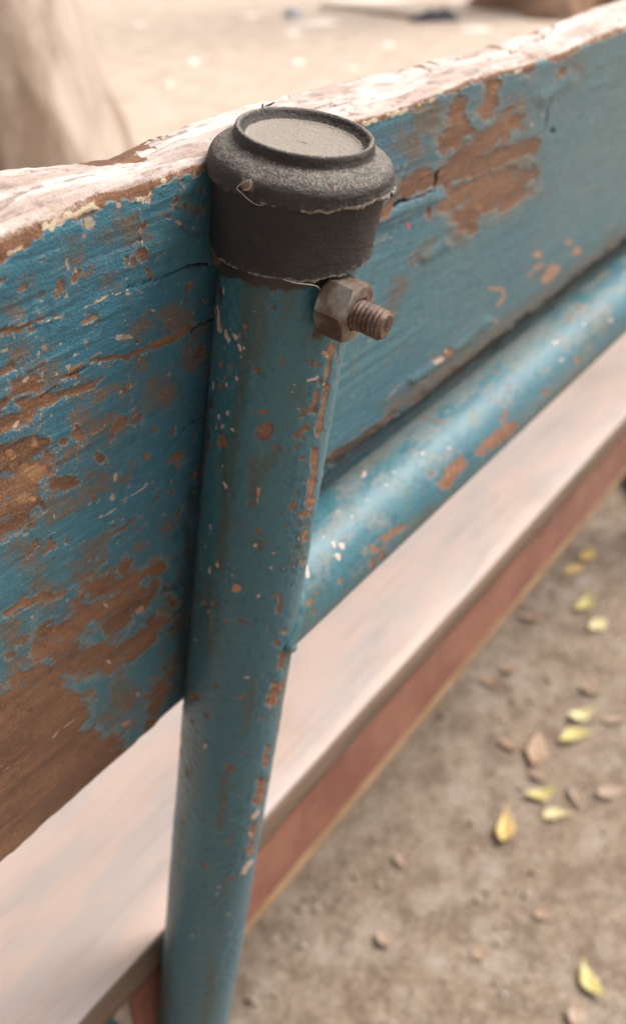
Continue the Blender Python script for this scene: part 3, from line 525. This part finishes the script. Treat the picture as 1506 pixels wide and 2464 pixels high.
RAIL_T = -0.0890
def build_rail():
    s = np.concatenate([np.arange(0.004, 0.46, 0.0008), np.arange(0.46, 1.17, 0.008)])
    na = 200; th = np.linspace(0, 2 * np.pi, na, endpoint=False)
    S, TT = np.meshgrid(s, th, indexing='ij')
    w = W(S, RAIL_T + RT * np.cos(TT), RT * np.sin(TT)); nv = np.cos(TT)[..., None] * P + np.sin(TT)[..., None] * N
    facing = (((CAM - w) * nv).sum(-1) > 0).ravel()
    u, v = pix(w); u, v, fs, fth = u.ravel(), v.ravel(), S.ravel(), TT.ravel()
    D = dict(rust=[('d', 26, 1, (890, 560), (1000, 480)), ('d', 12, 1, (955, 440), (980, 412)), ('d', 29, 1, (700, 730), (770, 640)), ('d', 22, 1, (860, 590)), ('d', 14, 1, (440, 970), (520, 920)), ('d', 12, 1, (95, 1265)), ('d', 9, 1, (60, 1360)), ('d', 9, 1, (120, 1305)), ('d', 12, 1, (240, 1160)), ('d', 12, .9, (640, 690)), ('d', 9, 1, (770, 610)), ('d', 7, .9, (450, 560)),
                   ('d', 13, .9, (1150, 320)), ('d', 14, .9, (1290, 180)), ('d', 7, 1, (135, 1215)), ('d', 7, .9, (820, 400)), ('d', 9, .9, (990, 290))],
             speck=[('d', 8, 1, (335, 690), (345, 688)), ('d', 7, 1, (435, 737)), ('d', 7, 1, (355, 795)), ('d', 9, 1, (203, 1000), (208, 1010)), ('d', 8, 1, (240, 1000), (248, 1018)), ('d', 8, 1, (222, 1050), (228, 1062)), ('d', 8, 1, (82, 1100), (90, 1150)), ('d', 9, 1, (725, 573)), ('d', 8, 1, (600, 590)), ('d', 5, 1, (220, 855)), ('d', 8, 1, (1320, 18)), ('d', 8, 1, (1192, 105)), ('d', 5, 1, (285, 875)), ('d', 6, 1, (470, 682)), ('d', 5, 1, (165, 970)), ('d', 8, 1, (1435, 5)), ('d', 7, 1, (1220, 180))],
             dust=[('d', 60, .8, (250, 720), (420, 570), (700, 330), (900, 180), (1150, 40)), ('d', 60, .9, (260, 740)), ('d', 40, .9, (170, 1070)), ('d', 55, .8, (400, 900)), ('d', 40, .8, (480, 740)), ('d', 40, .8, (1340, 130)), ('d', 50, .7, (560, 590)), ('d', 26, .9, (350, 1030)), ('d', 40, .8, (640, 690)), ('d', 40, .7, (1050, 440), (1350, 150)), ('d', 30, .6, (300, 1140), (560, 900))],
             stain=[('d', 40, .7, (140, 1200), (60, 1350)), ('d', 30, .7, (700, 690))], grime_shade=[('d', 16, .8, (170, 690), (300, 600))], orange=[])
    fl = tube_fields(u, v, facing, fs, fth, D, 311)
    fl['rust'] = np.maximum(fl['rust'], 0.6 * sstep(0.66, 0.78, fbm(fs * 120, fth * 2.6, 323, 4)))
    up = np.cos(fth)
    fl['dust'] = np.maximum(fl['dust'], 0.72 * sstep(0.3, 0.9, up) * sstep(0.38, 0.62, fbm(fs * 70, fth * 2.4, 331, 4)))
    fl['stain'] = np.maximum(fl['stain'], 0.6 * sstep(0.5, 0.75, fbm(fs * 20, fth * 1.2, 333, 3)))
    rough = 0.00040 * (fbm(fs * 380, fth * 7.2, 343, 4) - 0.5) * (0.5 + fl['dust'])
    rr = RT - 0.0002 + rough - 0.00022 * sstep(0.42, 0.58, fl['rust']) + 0.0002 * sstep(0.4, 0.6, fl['speck'])
    rr = rr.reshape(S.shape)
    me = grid_mesh('rail', W(S, RAIL_T + rr * np.cos(TT), rr * np.sin(TT)) - foot, wrap_v=True, caps=True)
    for k, a in fl.items(): attr(me, k, a)
    o = link('rail', me, MAT_TUBE, bench); o['label'] = 'horizontal blue tube rail welded to the post, dusty along its top'
build_rail()

# weld bead where the rail meets the post
def build_weld():
    ph = np.linspace(0, 2 * np.pi, 120, endpoint=False); a = np.linspace(0, 2 * np.pi, 14, endpoint=False)
    c, s_ = np.cos(ph), np.sin(ph)
    ctr = np.stack([np.abs(c) * (RT) * 0.985 + 0.0004, RAIL_T + RT * 0.985 * c, RT * 0.985 * s_], 1)
    rb = 0.0024 + 0.0010 * (fbm(ph * 9, ph * 0, 401, 3) - 0.5)
    nor = np.stack([0.7 + 0 * ph, 0.7 * c, 0.7 * s_], 1); nor /= np.linalg.norm(nor, axis=1)[:, None]
    rb = rb * (0.6 + 0.4 * (1 + c) / 2)
    tan = np.roll(ctr, -1, 0) - np.roll(ctr, 1, 0); tan /= np.linalg.norm(tan, axis=1)[:, None]
    nor -= (nor * tan).sum(1)[:, None] * tan; nor /= np.linalg.norm(nor, axis=1)[:, None]; bi = np.cross(tan, nor)
    Q = ctr[:, None] + rb[:, None, None] * (np.cos(a)[None, :, None] * nor[:, None] + np.sin(a)[None, :, None] * bi[:, None])
    me = grid_mesh('weld_bead', W(Q[..., 0], Q[..., 1], Q[..., 2]) - foot, wrap_u=True, wrap_v=True)
    n = len(me.vertices); z = np.zeros(n)
    for k in ('rust', 'speck', 'orange', 'grime_shade'): attr(me, k, z)
    attr(me, 'stain', z + 0.3); attr(me, 'dust', z + 0.25); link('weld_bead', me, MAT_TUBE, bench)
build_weld()

# ---- black rubber cap
def build_cap():
    prof = [(0.0, .0829), (.004, .0829), (.009, .0829), (.0128, .0830), (.0142, .0832), (.0152, .0837), (.0160, .0847), (.0164, .0856), (.0168, .0860), (.0174, .0861), (.0178, .0858), (.0180, .0850), (.0180, .0840), (.0182, .0831), (.0190, .0826),
            (.0205, .0819), (.0220, .0810), (.0232, .0800), (.0239, .0790), (.0241, .0780), (.0241, .0768), (.0242, .0757), (.0240, .0751), (.0234, .0750), (.0229, .0748), (.0228, .0740), (.0226, .0700), (.0222, .0640), (.02185, .0590), (.0218, .0572), (.0220, .0564), (.0219, .0557), (.0210, .0553), (.0196, .0552)]
    pr = np.array(prof); L = np.concatenate([[0], np.cumsum(np.hypot(*np.diff(pr, axis=0).T))])
    q = np.linspace(0, L[-1], 190); r = np.interp(q, L, pr[:, 0]); hh = np.interp(q, L, pr[:, 1])
    for _ in range(1):                                   # soften the moulded corners
        r[1:-1] = (r[:-2] + 2 * r[1:-1] + r[2:]) / 4; hh[1:-1] = (hh[:-2] + 2 * hh[1:-1] + hh[2:]) / 4
    na = 300; th = np.linspace(0, 2 * np.pi, na, endpoint=False)
    RR, TT = np.meshgrid(r, th, indexing='ij'); HH = np.broadcast_to(hh[:, None], RR.shape).copy()
    QQ = np.broadcast_to(q[:, None], RR.shape); qn = QQ / L[-1]
    lip = np.exp(-((HH - .0560) / .0011) ** 2) * (RR > .0205); fla = np.exp(-((HH - .0755) / .0009) ** 2) * (RR > .0231)
    HH += 0.0018 * np.cos(TT - 0.75) * sstep(.0700, .0555, HH) * (RR > .0190) + 0.0006
    HH += 0.0012 * np.cos(TT - 0.75) * sstep(.0830, .0755, HH) * sstep(.0735, .0765, HH) * (RR > .0215)
    rag = fbm(TT * 14 / 6.283 * 3, TT * 0, 501, 4); rag2 = vnoise(TT * 30, TT * 0, 503)
    HH -= fla * 0.0016 * np.clip(rag - 0.45, 0, 1) * 3 * 0.6; RR = RR + fla * 0.0009 * (rag2 - 0.3) + lip * 0.0007 * (rag2 - 0.35)
    tear = np.exp(-((TT - 1.25) / 0.22) ** 2) * fla; RR += tear * 0.0010; HH -= tear * 0.0006
    HH -= lip * 0.0008 * np.clip(rag - 0.5, 0, 1) * 4
    lump = 0.00035 * (fbm(TT * 9 / 6.283 * 6, qn * 60, 511, 4) - 0.5); RR += lump * (RR > .016); HH += lump * (RR <= .016) * 0.6
    th_m = TT - 2 * np.pi * (TT > np.pi)
    # a torn patch of dried mud on the shoulder
    g1 = np.exp(-((TT - 3.10) / 0.12) ** 2 - ((HH - .0785) / .0022) ** 2) * (RR > .0225)
    g2 = np.exp(-((TT - 3.03) / 0.09) ** 2 - ((HH - .0765) / .0014) ** 2) * (RR > .0225); RR += 0.0005 * g1 - 0.0007 * g2
    g3 = np.exp(-((TT - 2.16) / 0.035) ** 2 - ((HH - .0755) / .0008) ** 2) * (RR > .0225); g4 = np.exp(-((TT - 2.18) / 0.03) ** 2 - ((HH - .0810) / .0012) ** 2) * (RR > .0205)
    flash = fla ** 2 * (0.25 + 0.45 * sstep(0.42, 0.62, rag)) + 0.75 * fla ** 2 * np.exp(-((TT - 1.6) / 0.45) ** 2) + lip ** 2 * (0.30 + 0.5 * rag) + 0.4 * tear
    dust = np.where(RR < .0150, 0.95, 0.0) + np.where((RR > .0182) & (HH > .080), 0.12, 0.0) - np.where(HH < .0745, 0.12, 0) + 0.1 * (RR > .0165) * (RR < .0176) * (HH > .085)
    me = grid_mesh('end_cap', W(RR * np.cos(TT), HH, RR * np.sin(TT)) - foot, wrap_v=True)
    attr(me, 'flash', flash); attr(me, 'dust', dust); attr(me, 'mud', np.maximum.reduce([0.75 * g1, 1.2 * g3, 0.7 * g4]))
    o = link('end_cap', me, MAT_RUBBER, bench); o['label'] = 'black rubber end cap, dusty, with torn moulding flash'
    def curl(name, pts, rad, mat):
        pts = np.array(pts, float); k = np.linspace(0, len(pts) - 1, len(pts) * 6); q = np.stack([np.interp(k, range(len(pts)), pts[:, j]) for j in range(3)], 1)
        for _ in range(6): q[1:-1] = (q[:-2] + 2 * q[1:-1] + q[2:]) / 4
        w = np.array([W(r_ * math.cos(t_), h_, r_ * math.sin(t_)) - foot for t_, h_, r_ in q])
        rr = rad * np.interp(np.linspace(0, 1, len(q)), [0, .2, .8, 1], [.6, 1, 1, .4]); return sweep(name, w, rr, 8, mat, o, 0.6)
    curl('flash_strip', [(2.62, .0560, .0219), (2.48, .0556, .0223), (2.36, .0555, .0224), (2.26, .0552, .0222), (2.18, .0543, .0217), (2.13, .0528, .0211)], .00028, MAT_FLASH)
    curl('flash_strip', [(3.07, .0802, .0242), (3.14, .0790, .0245), (3.20, .0778, .0246), (3.22, .0768, .0246), (3.15, .0764, .0246), (3.09, .0752, .0240), (3.02, .0746, .0238), (2.95, .0744, .0236), (2.90, .0750, .0234)], .00020, MAT_FLASH)
    curl('flash_strip', [(3.07, .0800, .0242), (3.05, .0788, .0246), (3.08, .0778, .0247), (3.14, .0772, .0247)], .00016, MAT_FLASH)
    for pts in ([(5.05, .0868, .0174), (5.12, .0873, .0172), (5.15, .0880, .0173)], [(5.0, .0868, .0175), (5.1, .0872, .0179), (5.2, .0876, .0177)], [(4.98, .0866, .0174), (4.94, .0870, .0172), (4.97, .0878, .0173)]):
        curl('burr', pts, .00024, MAT_BURR)
    curl('burr', [(1.36, .0772, .0250), (1.37, .0769, .0256), (1.37, .0765, .0257)], .0006, MAT_BURR)
build_cap()

# ---- nut and bolt through the post
BS, BT = -0.0062, 0.0480
def frame(r, a, n): return W(BS + r * np.cos(a), BT + r * np.sin(a), n)
def build_bolt():
    AF = 0.0150; n0, n1 = RT - 0.0010, RT + 0.0082
    th = np.linspace(0, 2 * np.pi, 144, endpoint=False); rot = 0.406 + math.pi / 6 - math.pi / 6
    ap = AF / 2; rh = ap / np.cos((th - rot + np.pi / 6) % (np.pi / 3) - np.pi / 6)
    rh = np.minimum(rh, ap * 1.148)
    rows = []
    ch = lambda r: np.maximum(0, r - ap * 0.97) * 0.62
    rows.append((0.0045 + 0 * th, n0 + 0 * th)); rows.append((rh * 0.99, n0 + ch(rh)));
    for q in np.linspace(0.0, 1, 7): rows.append((rh, (n0 + ch(rh)) * (1 - q) + (n1 - ch(rh)) * q))
    for q in np.linspace(0.985, 0.60, 9):
        r = np.maximum(rh * q, 0.0043); rows.append((r, n1 - ch(r)))
    rows.append((0.0041 + 0 * th, n1 - 0.0006 + 0 * th)); rows.append((0.0038 + 0 * th, n1 - 0.0020 + 0 * th))
    V = np.stack([frame(r, th, n) for r, n in rows])
    V = V + (0.00012 * (fbm(th * 4, th * 0, 601, 3) - 0.5))[None, :, None] * N
    bolt_root = None
    pitch = 0.00135; L0, L1 = -0.050, RT + 0.0172
    z = np.concatenate([np.linspace(L0, RT, 20), np.linspace(RT + 0.0002, L1 - 0.0011, 110)]); t2 = np.linspace(0, 2 * np.pi, 72, endpoint=False)
    Zg, Tg = np.meshgrid(z, t2, indexing='ij'); f = ((Zg / pitch) - Tg / (2 * np.pi)) % 1.0
    tri = 1 - np.abs(2 * f - 1); amp = np.where(Zg > RT, 0.00055, 0.0)
    wear = 0.5 + 0.7 * fbm(Tg * 1.3, Zg * 900, 611, 3)
    r = 0.0037 + amp * np.clip(tri * 1.6 - 0.2, 0, 1) * wear
    end = [(0.0036, L1 - 0.0006), (0.0033, L1 - 0.0001), (0.0030, L1), (0.0022, L1 - 0.0002), (0.0010, L1 - 0.00035), (0.00002, L1 - 0.0003)]
    rows = [frame(r[i], t2, z[i]) for i in range(len(z))] + [frame(e * (1 + 0.04 * np.sin(3 * t2 + 1)), t2, n + 0.0003 * (fbm(t2 * 2, t2 * 0 + e * 900, 617, 2) - 0.5)) for e, n in end]
    b = link('bolt', grid_mesh('bolt', np.stack(rows) - foot, wrap_v=True, caps=True), MAT_BOLT, bench); b['label'] = 'rusty threaded bolt end sticking out of the post'
    o = link('nut', grid_mesh('nut', V - foot, wrap_v=True), MAT_NUT, b); o['label'] = 'worn hexagonal zinc nut'
    for p in o.data.polygons: p.use_smooth = True
    m = o.modifiers.new('edges', 'EDGE_SPLIT'); m.split_angle = math.radians(24)
build_bolt()

# ---- seat boards, apron and the tube under them
SEAT_Z = A0[2] - 0.316; EY = A0[1] + 0.0720; X0, X1 = A0[0] - 0.40, A0[0] + 1.40
def board(name, y0, y1, z0, z1, mat, mat_edge, seed, xa=X0, xb=X1):
    xs = np.linspace(xa, xb, 220); prof = []
    b = 0.0025
    for k in range(14): prof.append((y0 + b + (y1 - y0 - 2 * b) * k / 13, z1))
    prof += [(y1 - b * .3, z1 - b * .3), (y1, z1 - b), (y1, z0 + b), (y1 - b, z0), (y0 + b, z0), (y0, z0 + b), (y0, z1 - b), (y0 + b * .3, z1 - b * .3)]
    pr = np.array(prof); V = np.zeros((len(xs), len(pr), 3)); V[..., 0] = xs[:, None]; V[..., 1] = pr[None, :, 0]; V[..., 2] = pr[None, :, 1]
    V[..., 2] += 0.0009 * (fbm(V[..., 0] * 8, V[..., 1] * 40, seed, 3) - 0.5) * (pr[None, :, 1] > z1 - 0.001)
    V[..., 1] += 0.0015 * (fbm(V[..., 0] * 9, V[..., 1] * 0, seed + 3, 3) - 0.5)
    me = grid_mesh(name, V - foot, wrap_v=True, caps=True); o = link(name, me, mat, bench); me.materials.append(mat_edge)
    nv = len(pr); mi = np.zeros(len(me.polygons), np.int32); jj = np.arange(len(me.polygons) - 2) % nv
    mi[:-2] = (jj >= 14); mi[-2:] = 1; me.polygons.foreach_set('material_index', mi); return o
o = board('seat_plank', EY, EY + 0.215, SEAT_Z - 0.020, SEAT_Z, MAT_SEAT, MAT_EDGE, 701); o['label'] = 'pale bleached seat plank with brown edge'
board('seat_plank', EY + 0.227, EY + 0.42, SEAT_Z - 0.020, SEAT_Z, MAT_SEAT, MAT_EDGE, 705)
xl = A0[0] - 0.030
ap = link('seat_apron', box_mesh('seat_apron', np.array([xl, EY + 0.001, SEAT_Z - 0.070]) - foot, np.array([X1 - 0.05, EY + 0.005, SEAT_Z - 0.0205]) - foot, 0.001), MAT_RED, bench); ap['label'] = 'red oxide painted steel apron below the seat'
link('apron_edge', box_mesh('apron_edge', np.array([xl, EY - 0.001, SEAT_Z - 0.078]) - foot, np.array([X1 - 0.05, EY + 0.006, SEAT_Z - 0.0705]) - foot, 0.002), MAT_OCHRE, ap)
def plain_tube(name, a, b, r=RT):
    a, b = np.array(a), np.array(b); path = [a + (b - a) * k / 24 for k in range(25)]
    o = sweep(name, np.array(path) - foot, r, 48, MAT_TUBE, bench); n = len(o.data.vertices)
    for k in ('rust', 'speck', 'orange', 'grime_shade', 'dust'): attr(o.data, k, np.zeros(n))
    attr(o.data, 'stain', np.zeros(n) + 0.4); return o
def post_at(s): return W(s, 0.0, 0.0)
for s in (-0.058, 1.21):
    x = A0[0] + s; zt = SEAT_Z - 0.0203 - RT
    plain_tube('seat_support', (x, EY - 0.0010, zt + 0.004), (x, EY + 0.415, zt - 0.0005))
    plain_tube('leg', (x, EY + 0.385, zt - 0.012), (x, EY + 0.385, -0.004))
far = plain_tube('post', W(1.172, FOOT, 0.0), W(1.172, 0.060, 0.0))

# ------------------------------------------------------------------ fallen leaves
def leaf_mesh(name, L, wd, curl, fold, bend, seed):
    nl, nw = 15, 7; rg = np.random.default_rng(seed)
    a = np.linspace(0, 1, nl); b = np.linspace(-1, 1, nw); Aa, Bb = np.meshgrid(a, b, indexing='ij')
    pk = rg.uniform(0.6, 1.1); wid = wd / 2 * np.sin(np.pi * Aa ** pk) ** rg.uniform(1.0, 1.5) * (1 + 0.25 * (fbm(Aa * 9 + seed, Bb * 0, seed + 2, 2) - 0.5)) + 0.0005
    x = (Aa - 0.5) * L; y = Bb * wid + bend * L * (Aa - 0.5) ** 2
    z = curl * L * (Aa - 0.45) ** 2 * 1.6 + fold * np.abs(Bb) * wid + 0.05 * L * (fbm(Aa * 3 + seed, Bb * 1.5, seed, 2) - 0.5)
    V = np.stack([x, y, z], -1); top = V + [0, 0, 0.0003]
    ring = np.concatenate([top, V[:, ::-1]], 1)
    me = grid_mesh(name, ring, wrap_v=True, caps=True); return me
def mat_leaf(name, c1, c2, c3):
    m = NT(name); co = m.co(); a = m.noise(co, 90, 4); b = m.noise(co, 420, 4)
    col = m.mix(m.ramp(a, 0.35, 0.65), c1, c2); col = m.mix(m.mul(m.ramp(b, 0.6, 0.75), 0.6), col, c3)
    return m.out(col, 0.55, Subsurface_Weight=0.0)
LY = [mat_leaf('yellow_leaf', (0.43, 0.345, 0.11), (0.52, 0.43, 0.17), (0.36, 0.25, 0.09)), mat_leaf('pale_yellow_leaf', (0.47, 0.39, 0.18), (0.54, 0.46, 0.25), (0.40, 0.30, 0.12)),
      mat_leaf('amber_leaf', (0.52, 0.33, 0.10), (0.60, 0.42, 0.16), (0.33, 0.18, 0.06)), mat_leaf('tan_leaf', (0.26, 0.160, 0.098), (0.34, 0.220, 0.140), (0.20, 0.115, 0.07)), mat_leaf('pinkish_leaf', (0.29, 0.195, 0.135), (0.37, 0.26, 0.19), (0.23, 0.145, 0.095))]
LEAVES = [  # pixel, length px, direction in the picture (deg), width ratio, bend, material, label
    ((1401, 1722), 62, 20, .45, .3, 1, 'pale yellow leaf just behind the wide greenish yellow leaf on gravel'),
    ((1380, 1768), 84, 12, .42, -.5, 0, 'wide greenish yellow leaf, arched, lying below the pale yellow one'),
    ((1309, 1912), 80, 12, .36, .7, 0, 'yellow leaf bent like a crescent, above a folded yellow leaf'),
    ((1340, 1955), 74, 6, .42, -.4, 1, 'folded pale yellow leaf beside the crescent-shaped one'),
    ((1217, 1990), 80, 84, .40, .2, 2, 'amber upright-lying leaf with dark underside by the crescent leaf'),
    ((1414, 2363), 112, -60, .34, .6, 0, 'large bright yellow leaf, bent, alone on bare gravel'),
    ((1379, 1373), 52, 18, .36, .1, 2, 'narrow dull yellow leaf nearest the red seat apron'),
    ((1413, 1339), 40, 45, .50, .2, 2, 'small round dull yellow leaf touching the narrow dull one'),
    ((1412, 1452), 52, 50, .40, .8, 0, 'small yellow leaf curved like a hook on the gravel'),
    ((1438, 1503), 44, 28, .60, .1, 1, 'small whitish yellow oval leaf near the hooked leaf'),
    ((1493, 1070), 44, 70, .60, .1, 1, 'pale yellow leaf on the ground beside the grey stone slab'),
    ((1426, 1659), 64, -20, .55, .2, 4, 'pinkish tan broad dry leaf lying above the yellow pair')]
TAN = [((1281, 1485), 60, -10, 3), ((1227, 1608), 46, 0, 3), ((1184, 1640), 58, -20, 3), ((1222, 1790), 56, -30, 3), ((1296, 1866), 58, -30, 4), ((1388, 1915), 60, -60, 4), ((1470, 1905), 70, 10, 4), ((962, 2068), 44, -60, 4), ((922, 2262), 56, -55, 4), ((1304, 2196), 40, 25, 3), ((1156, 2292), 40, 5, 3),
       ((1384, 2440), 60, 70, 4), ((1480, 1730), 60, 5, 4), ((1200, 2010), 36, -50, 4), ((1290, 1800), 110, 82, 3)]
def put_leaf(name, p, lpx, deg, ratio, bend, mat, seed):
    c = ground(p); e = ground((p[0] + math.cos(math.radians(deg)) * lpx / 2, p[1] - math.sin(math.radians(deg)) * lpx / 2))
    d = e - c; L = float(np.clip(2 * np.linalg.norm(d), 0.018, 0.06)); rg = random.Random(seed)
    me = leaf_mesh(name, L, L * ratio, rg.uniform(0.15, 0.5), rg.uniform(0.1, 0.5), bend, seed)
    o = link(name, me, mat); o.location = (c[0], c[1], float(ground_z(c[0], c[1])) + 0.0035)
    o.rotation_euler = (rg.uniform(-.2, .2), rg.uniform(-.1, .1), math.atan2(d[1], d[0])); return o
for i, (p, l, a, r, b, m, lab) in enumerate(LEAVES):
    tag(put_leaf('fallen_leaf', p, l, a, r, b, LY[m], 900 + i), lab, 'leaf', 'yellow leaves on the gravel')
for i, (p, l, a, m) in enumerate(TAN):
    tag(put_leaf('dry_leaf', p, l, a, random.uniform(.35, .6), random.uniform(-.4, .4), LY[m], 940 + i), 'dry tan leaf fading into the brown gravel', 'leaf', 'dry brown leaves on the gravel')

# ------------------------------------------------------------------ stone slab at the right
def stone(name, c, size, rotz, mat, seed, under=0.0):
    nu, nv = 40, 22; th = np.linspace(0, 2 * np.pi, nu, endpoint=False); ph = np.linspace(-np.pi / 2 + .02, np.pi / 2 - .02, nv)
    PH, TH = np.meshgrid(ph, th, indexing='ij')
    sg = lambda v, e: np.sign(v) * np.abs(v) ** e
    r = 1 + 0.16 * (fbm(TH * 1.3 + seed, PH * 1.5 + 4, seed, 3) - 0.5)
    x = sg(np.cos(PH), .45) * sg(np.cos(TH), .6) * r; y = sg(np.cos(PH), .45) * sg(np.sin(TH), .6) * r; z = sg(np.sin(PH), .5) * r
    k = 1 - under * sstep(0.1, -0.9, z)
    V = np.stack([x * k * size[0], y * k * size[1], z * size[2] + size[2] * 0.92], -1)
    o = link(name, grid_mesh(name, V, wrap_v=True, caps=True), mat); o.location = c; o.rotation_euler = (0, 0, rotz); return o
MAT_STONE = mat_simple('pale_grey_stone', (0.34, 0.30, 0.27), (0.46, 0.42, 0.39), 40, 0.85, 0.002, (0.24, 0.20, 0.18))
gs = ground((1500, 1203))
tag(stone('stone_slab', (gs[0] + 0.110, gs[1] - 0.030, -0.004), (0.11, 0.07, 0.022), 0.75, MAT_STONE, 5, 0.5), 'pale grey flat stone with dark undercut side on the ground', 'stone')

# ------------------------------------------------------------------ trees behind the bench
def mat_bark(name, c1, c2, c3, sc):
    m = NT(name); co = m.co((1, 1, 0.32)); a = m.noise(co, sc * 0.8, 5, 0.6); b = m.noise(m.co(), sc * 5, 5, 0.6); c = m.noise(m.co((1, 1, .5)), sc * .35, 3)
    col = m.mix(m.ramp(a, 0.38, 0.60), c1, c2); col = m.mix(m.mul(m.ramp(c, 0.5, 0.7), 0.6), col, c3)
    return m.out(col, 0.9, m.bump(m.add(a, m.mul(b, 0.3)), 0.014, 0.8))
def tree(label, base, lean, r0, height, mat, seed, roots, flare=0.5):
    t = bpy.data.objects.new('tree', None); COL.objects.link(t); t.location = base; tag(t, label, 'tree')
    nh, na = 90, 120; hz = np.linspace(-0.05, height, nh); th = np.linspace(0, 2 * np.pi, na, endpoint=False)
    H, T = np.meshgrid(hz, th, indexing='ij'); ct, sn = np.cos(T), np.sin(T)
    rad = r0 * (1 - 0.10 * H / height) * (1 + flare * np.exp(-np.clip(H, 0, 9) / 0.28) * (0.55 + 0.45 * np.cos(roots * T + seed)))
    ridge = fbm(T * 12 / 6.283 * 2.0 + 0.6 * np.sin(H * 3), H * 1.1, seed, 4); rad = rad * (1 + 0.09 * (ridge - 0.5))
    V = np.stack([rad * ct + lean[0] * H + 0.04 * np.sin(H * 2 + seed), rad * sn + lean[1] * H, H], -1)
    me = grid_mesh('trunk', V, wrap_v=True, caps=True); link('trunk', me, mat, t)
    top = np.array([lean[0] * height, lean[1] * height, height - 0.1])
    for k, (dx, dy) in enumerate(((0.7, 0.35), (-0.6, 0.5), (-0.1, -0.7))):
        path = [top + np.array([dx * q, dy * q, 1.5 * q - 0.2 * q * q]) for q in np.linspace(0, 1.5, 14)]
        sweep('limb', path, r0 * 0.55 * np.linspace(1, 0.35, 14), 20, mat, t)
    return t
BARK_A = mat_bark('pale_peeling_bark', (0.21, 0.145, 0.100), (0.41, 0.335, 0.275), (0.32, 0.235, 0.185), 7)
BARK_B = mat_bark('reddish_brown_bark', (0.13, 0.075, 0.045), (0.30, 0.17, 0.105), (0.20, 0.11, 0.07), 6)
b0 = ground((10, 420)); rt = np.array([-R[0] * 0 + b0[0], b0[1], 0])
tag(tree('thick pale leaning tree trunk with furrowed peeling bark behind the bench', (b0[0] - 0.02, b0[1] + 0.09, 0), (-0.10, 0.13), 0.46, 3.2, BARK_A, 3, 5, 0.12))
b1 = ground((1450, 30))
tree('reddish brown tree trunk with spreading roots on the dusty ground', (b1[0] + 0.1, b1[1] + 0.3, 0), (0.12, -0.06), 0.30, 3.0, BARK_B, 5, 4, 0.9)

# ------------------------------------------------------------------ litter on the dusty ground
def litter(name, p, sx, sy, hz, rot, mat, seed, label, cat='litter', group=None):
    c = ground(p); nu, nv = 28, 20; a = np.linspace(0, 2 * np.pi, nu, endpoint=False); q = np.linspace(0, 1, nv)
    Q, A = np.meshgrid(q, a, indexing='ij'); rr = Q * (1 + 0.45 * (fbm(np.cos(A) * 1.6 + seed, np.sin(A) * 1.6, seed, 3) - 0.5))
    x = rr * np.cos(A) * sx; y = rr * np.sin(A) * sy
    z = hz * (1 - Q ** 2) * (0.35 + 1.3 * fbm(x / sx * 2.2 + seed, y / sy * 2.2, seed + 1, 4)) + 0.003
    bot = np.stack([x[-1:] * .96, y[-1:] * .96, x[-1:] * 0 - 0.006], -1)
    V = np.concatenate([np.stack([x, y, z], -1), bot], 0)
    o = link(name, grid_mesh(name, V, wrap_v=True, caps=True), mat); o.location = (c[0], c[1], float(ground_z(c[0], c[1])))
    o.rotation_euler = (0, 0, rot); tag(o, label, cat, group); return o
PALE = mat_simple('pale_dry_petal', (0.66, 0.55, 0.48), (0.76, 0.66, 0.58), 20, 0.7, 0.0)
WRAP = mat_simple('pale_blue_film', (0.38, 0.38, 0.43), (0.48, 0.48, 0.52), 30, 0.4, 0.0)
BLACK = mat_simple('black_cloth', (0.025, 0.026, 0.032), (0.055, 0.056, 0.066), 30, 0.8, 0.004)
BRANCH = mat_simple('bleached_branch', (0.56, 0.46, 0.37), (0.68, 0.58, 0.48), 14, 0.75, 0.002)
litter('cloth_rag', (1048, 48), 0.16, 0.055, 0.06, -0.75, BLACK, 41, 'crumpled black rag at the end of a bleached branch', 'rag')
litter('plastic_wrapper', (705, 40), 0.05, 0.06, 0.05, 0.3, WRAP, 42, 'crumpled pale blue wrapper beside pale husks')
pale_spots = [((760, 55), .14, .06, 'wide pale husk next to the crumpled blue wrapper'), ((895, 2), .30, .07, 'long pale strip of bark lying behind the bleached branch'), ((697, 80), .05, .05, None), ((600, 38), .05, .04, None), ((1142, 70), .09, .06, 'pale husk lying beside the black rag'),
              ((712, 150), .045, .03, None), ((400, 205), .03, .02, None), ((460, 150), .04, .03, None), ((840, 165), .04, .02, None), ((1090, 2), .05, .04, None), ((330, 60), .05, .03, None), ((930, 110), .05, .02, None)]
for i, (p, sx, sy, lab) in enumerate(pale_spots):
    litter('dry_husk', p, sx, sy, 0.012, -0.7 + 0.3 * math.sin(i * 3), PALE, 60 + i, lab or 'small pale dry husk on the bright dusty ground', 'husk', 'pale husks on the dusty ground')
c0, c1 = ground((780, 22)), ground((1012, 42)); path = [c0 + (c1 - c0) * q + np.array([0.03 * math.sin(5 * q), 0.03 * math.cos(4 * q), 0.016]) for q in np.linspace(0, 1, 20)]
o = sweep('dry_branch', path, np.linspace(0.014, 0.022, 20), 12, BRANCH); recenter(o); tag(o, 'long bleached branch lying on the dusty ground, pointing to the rag', 'branch')
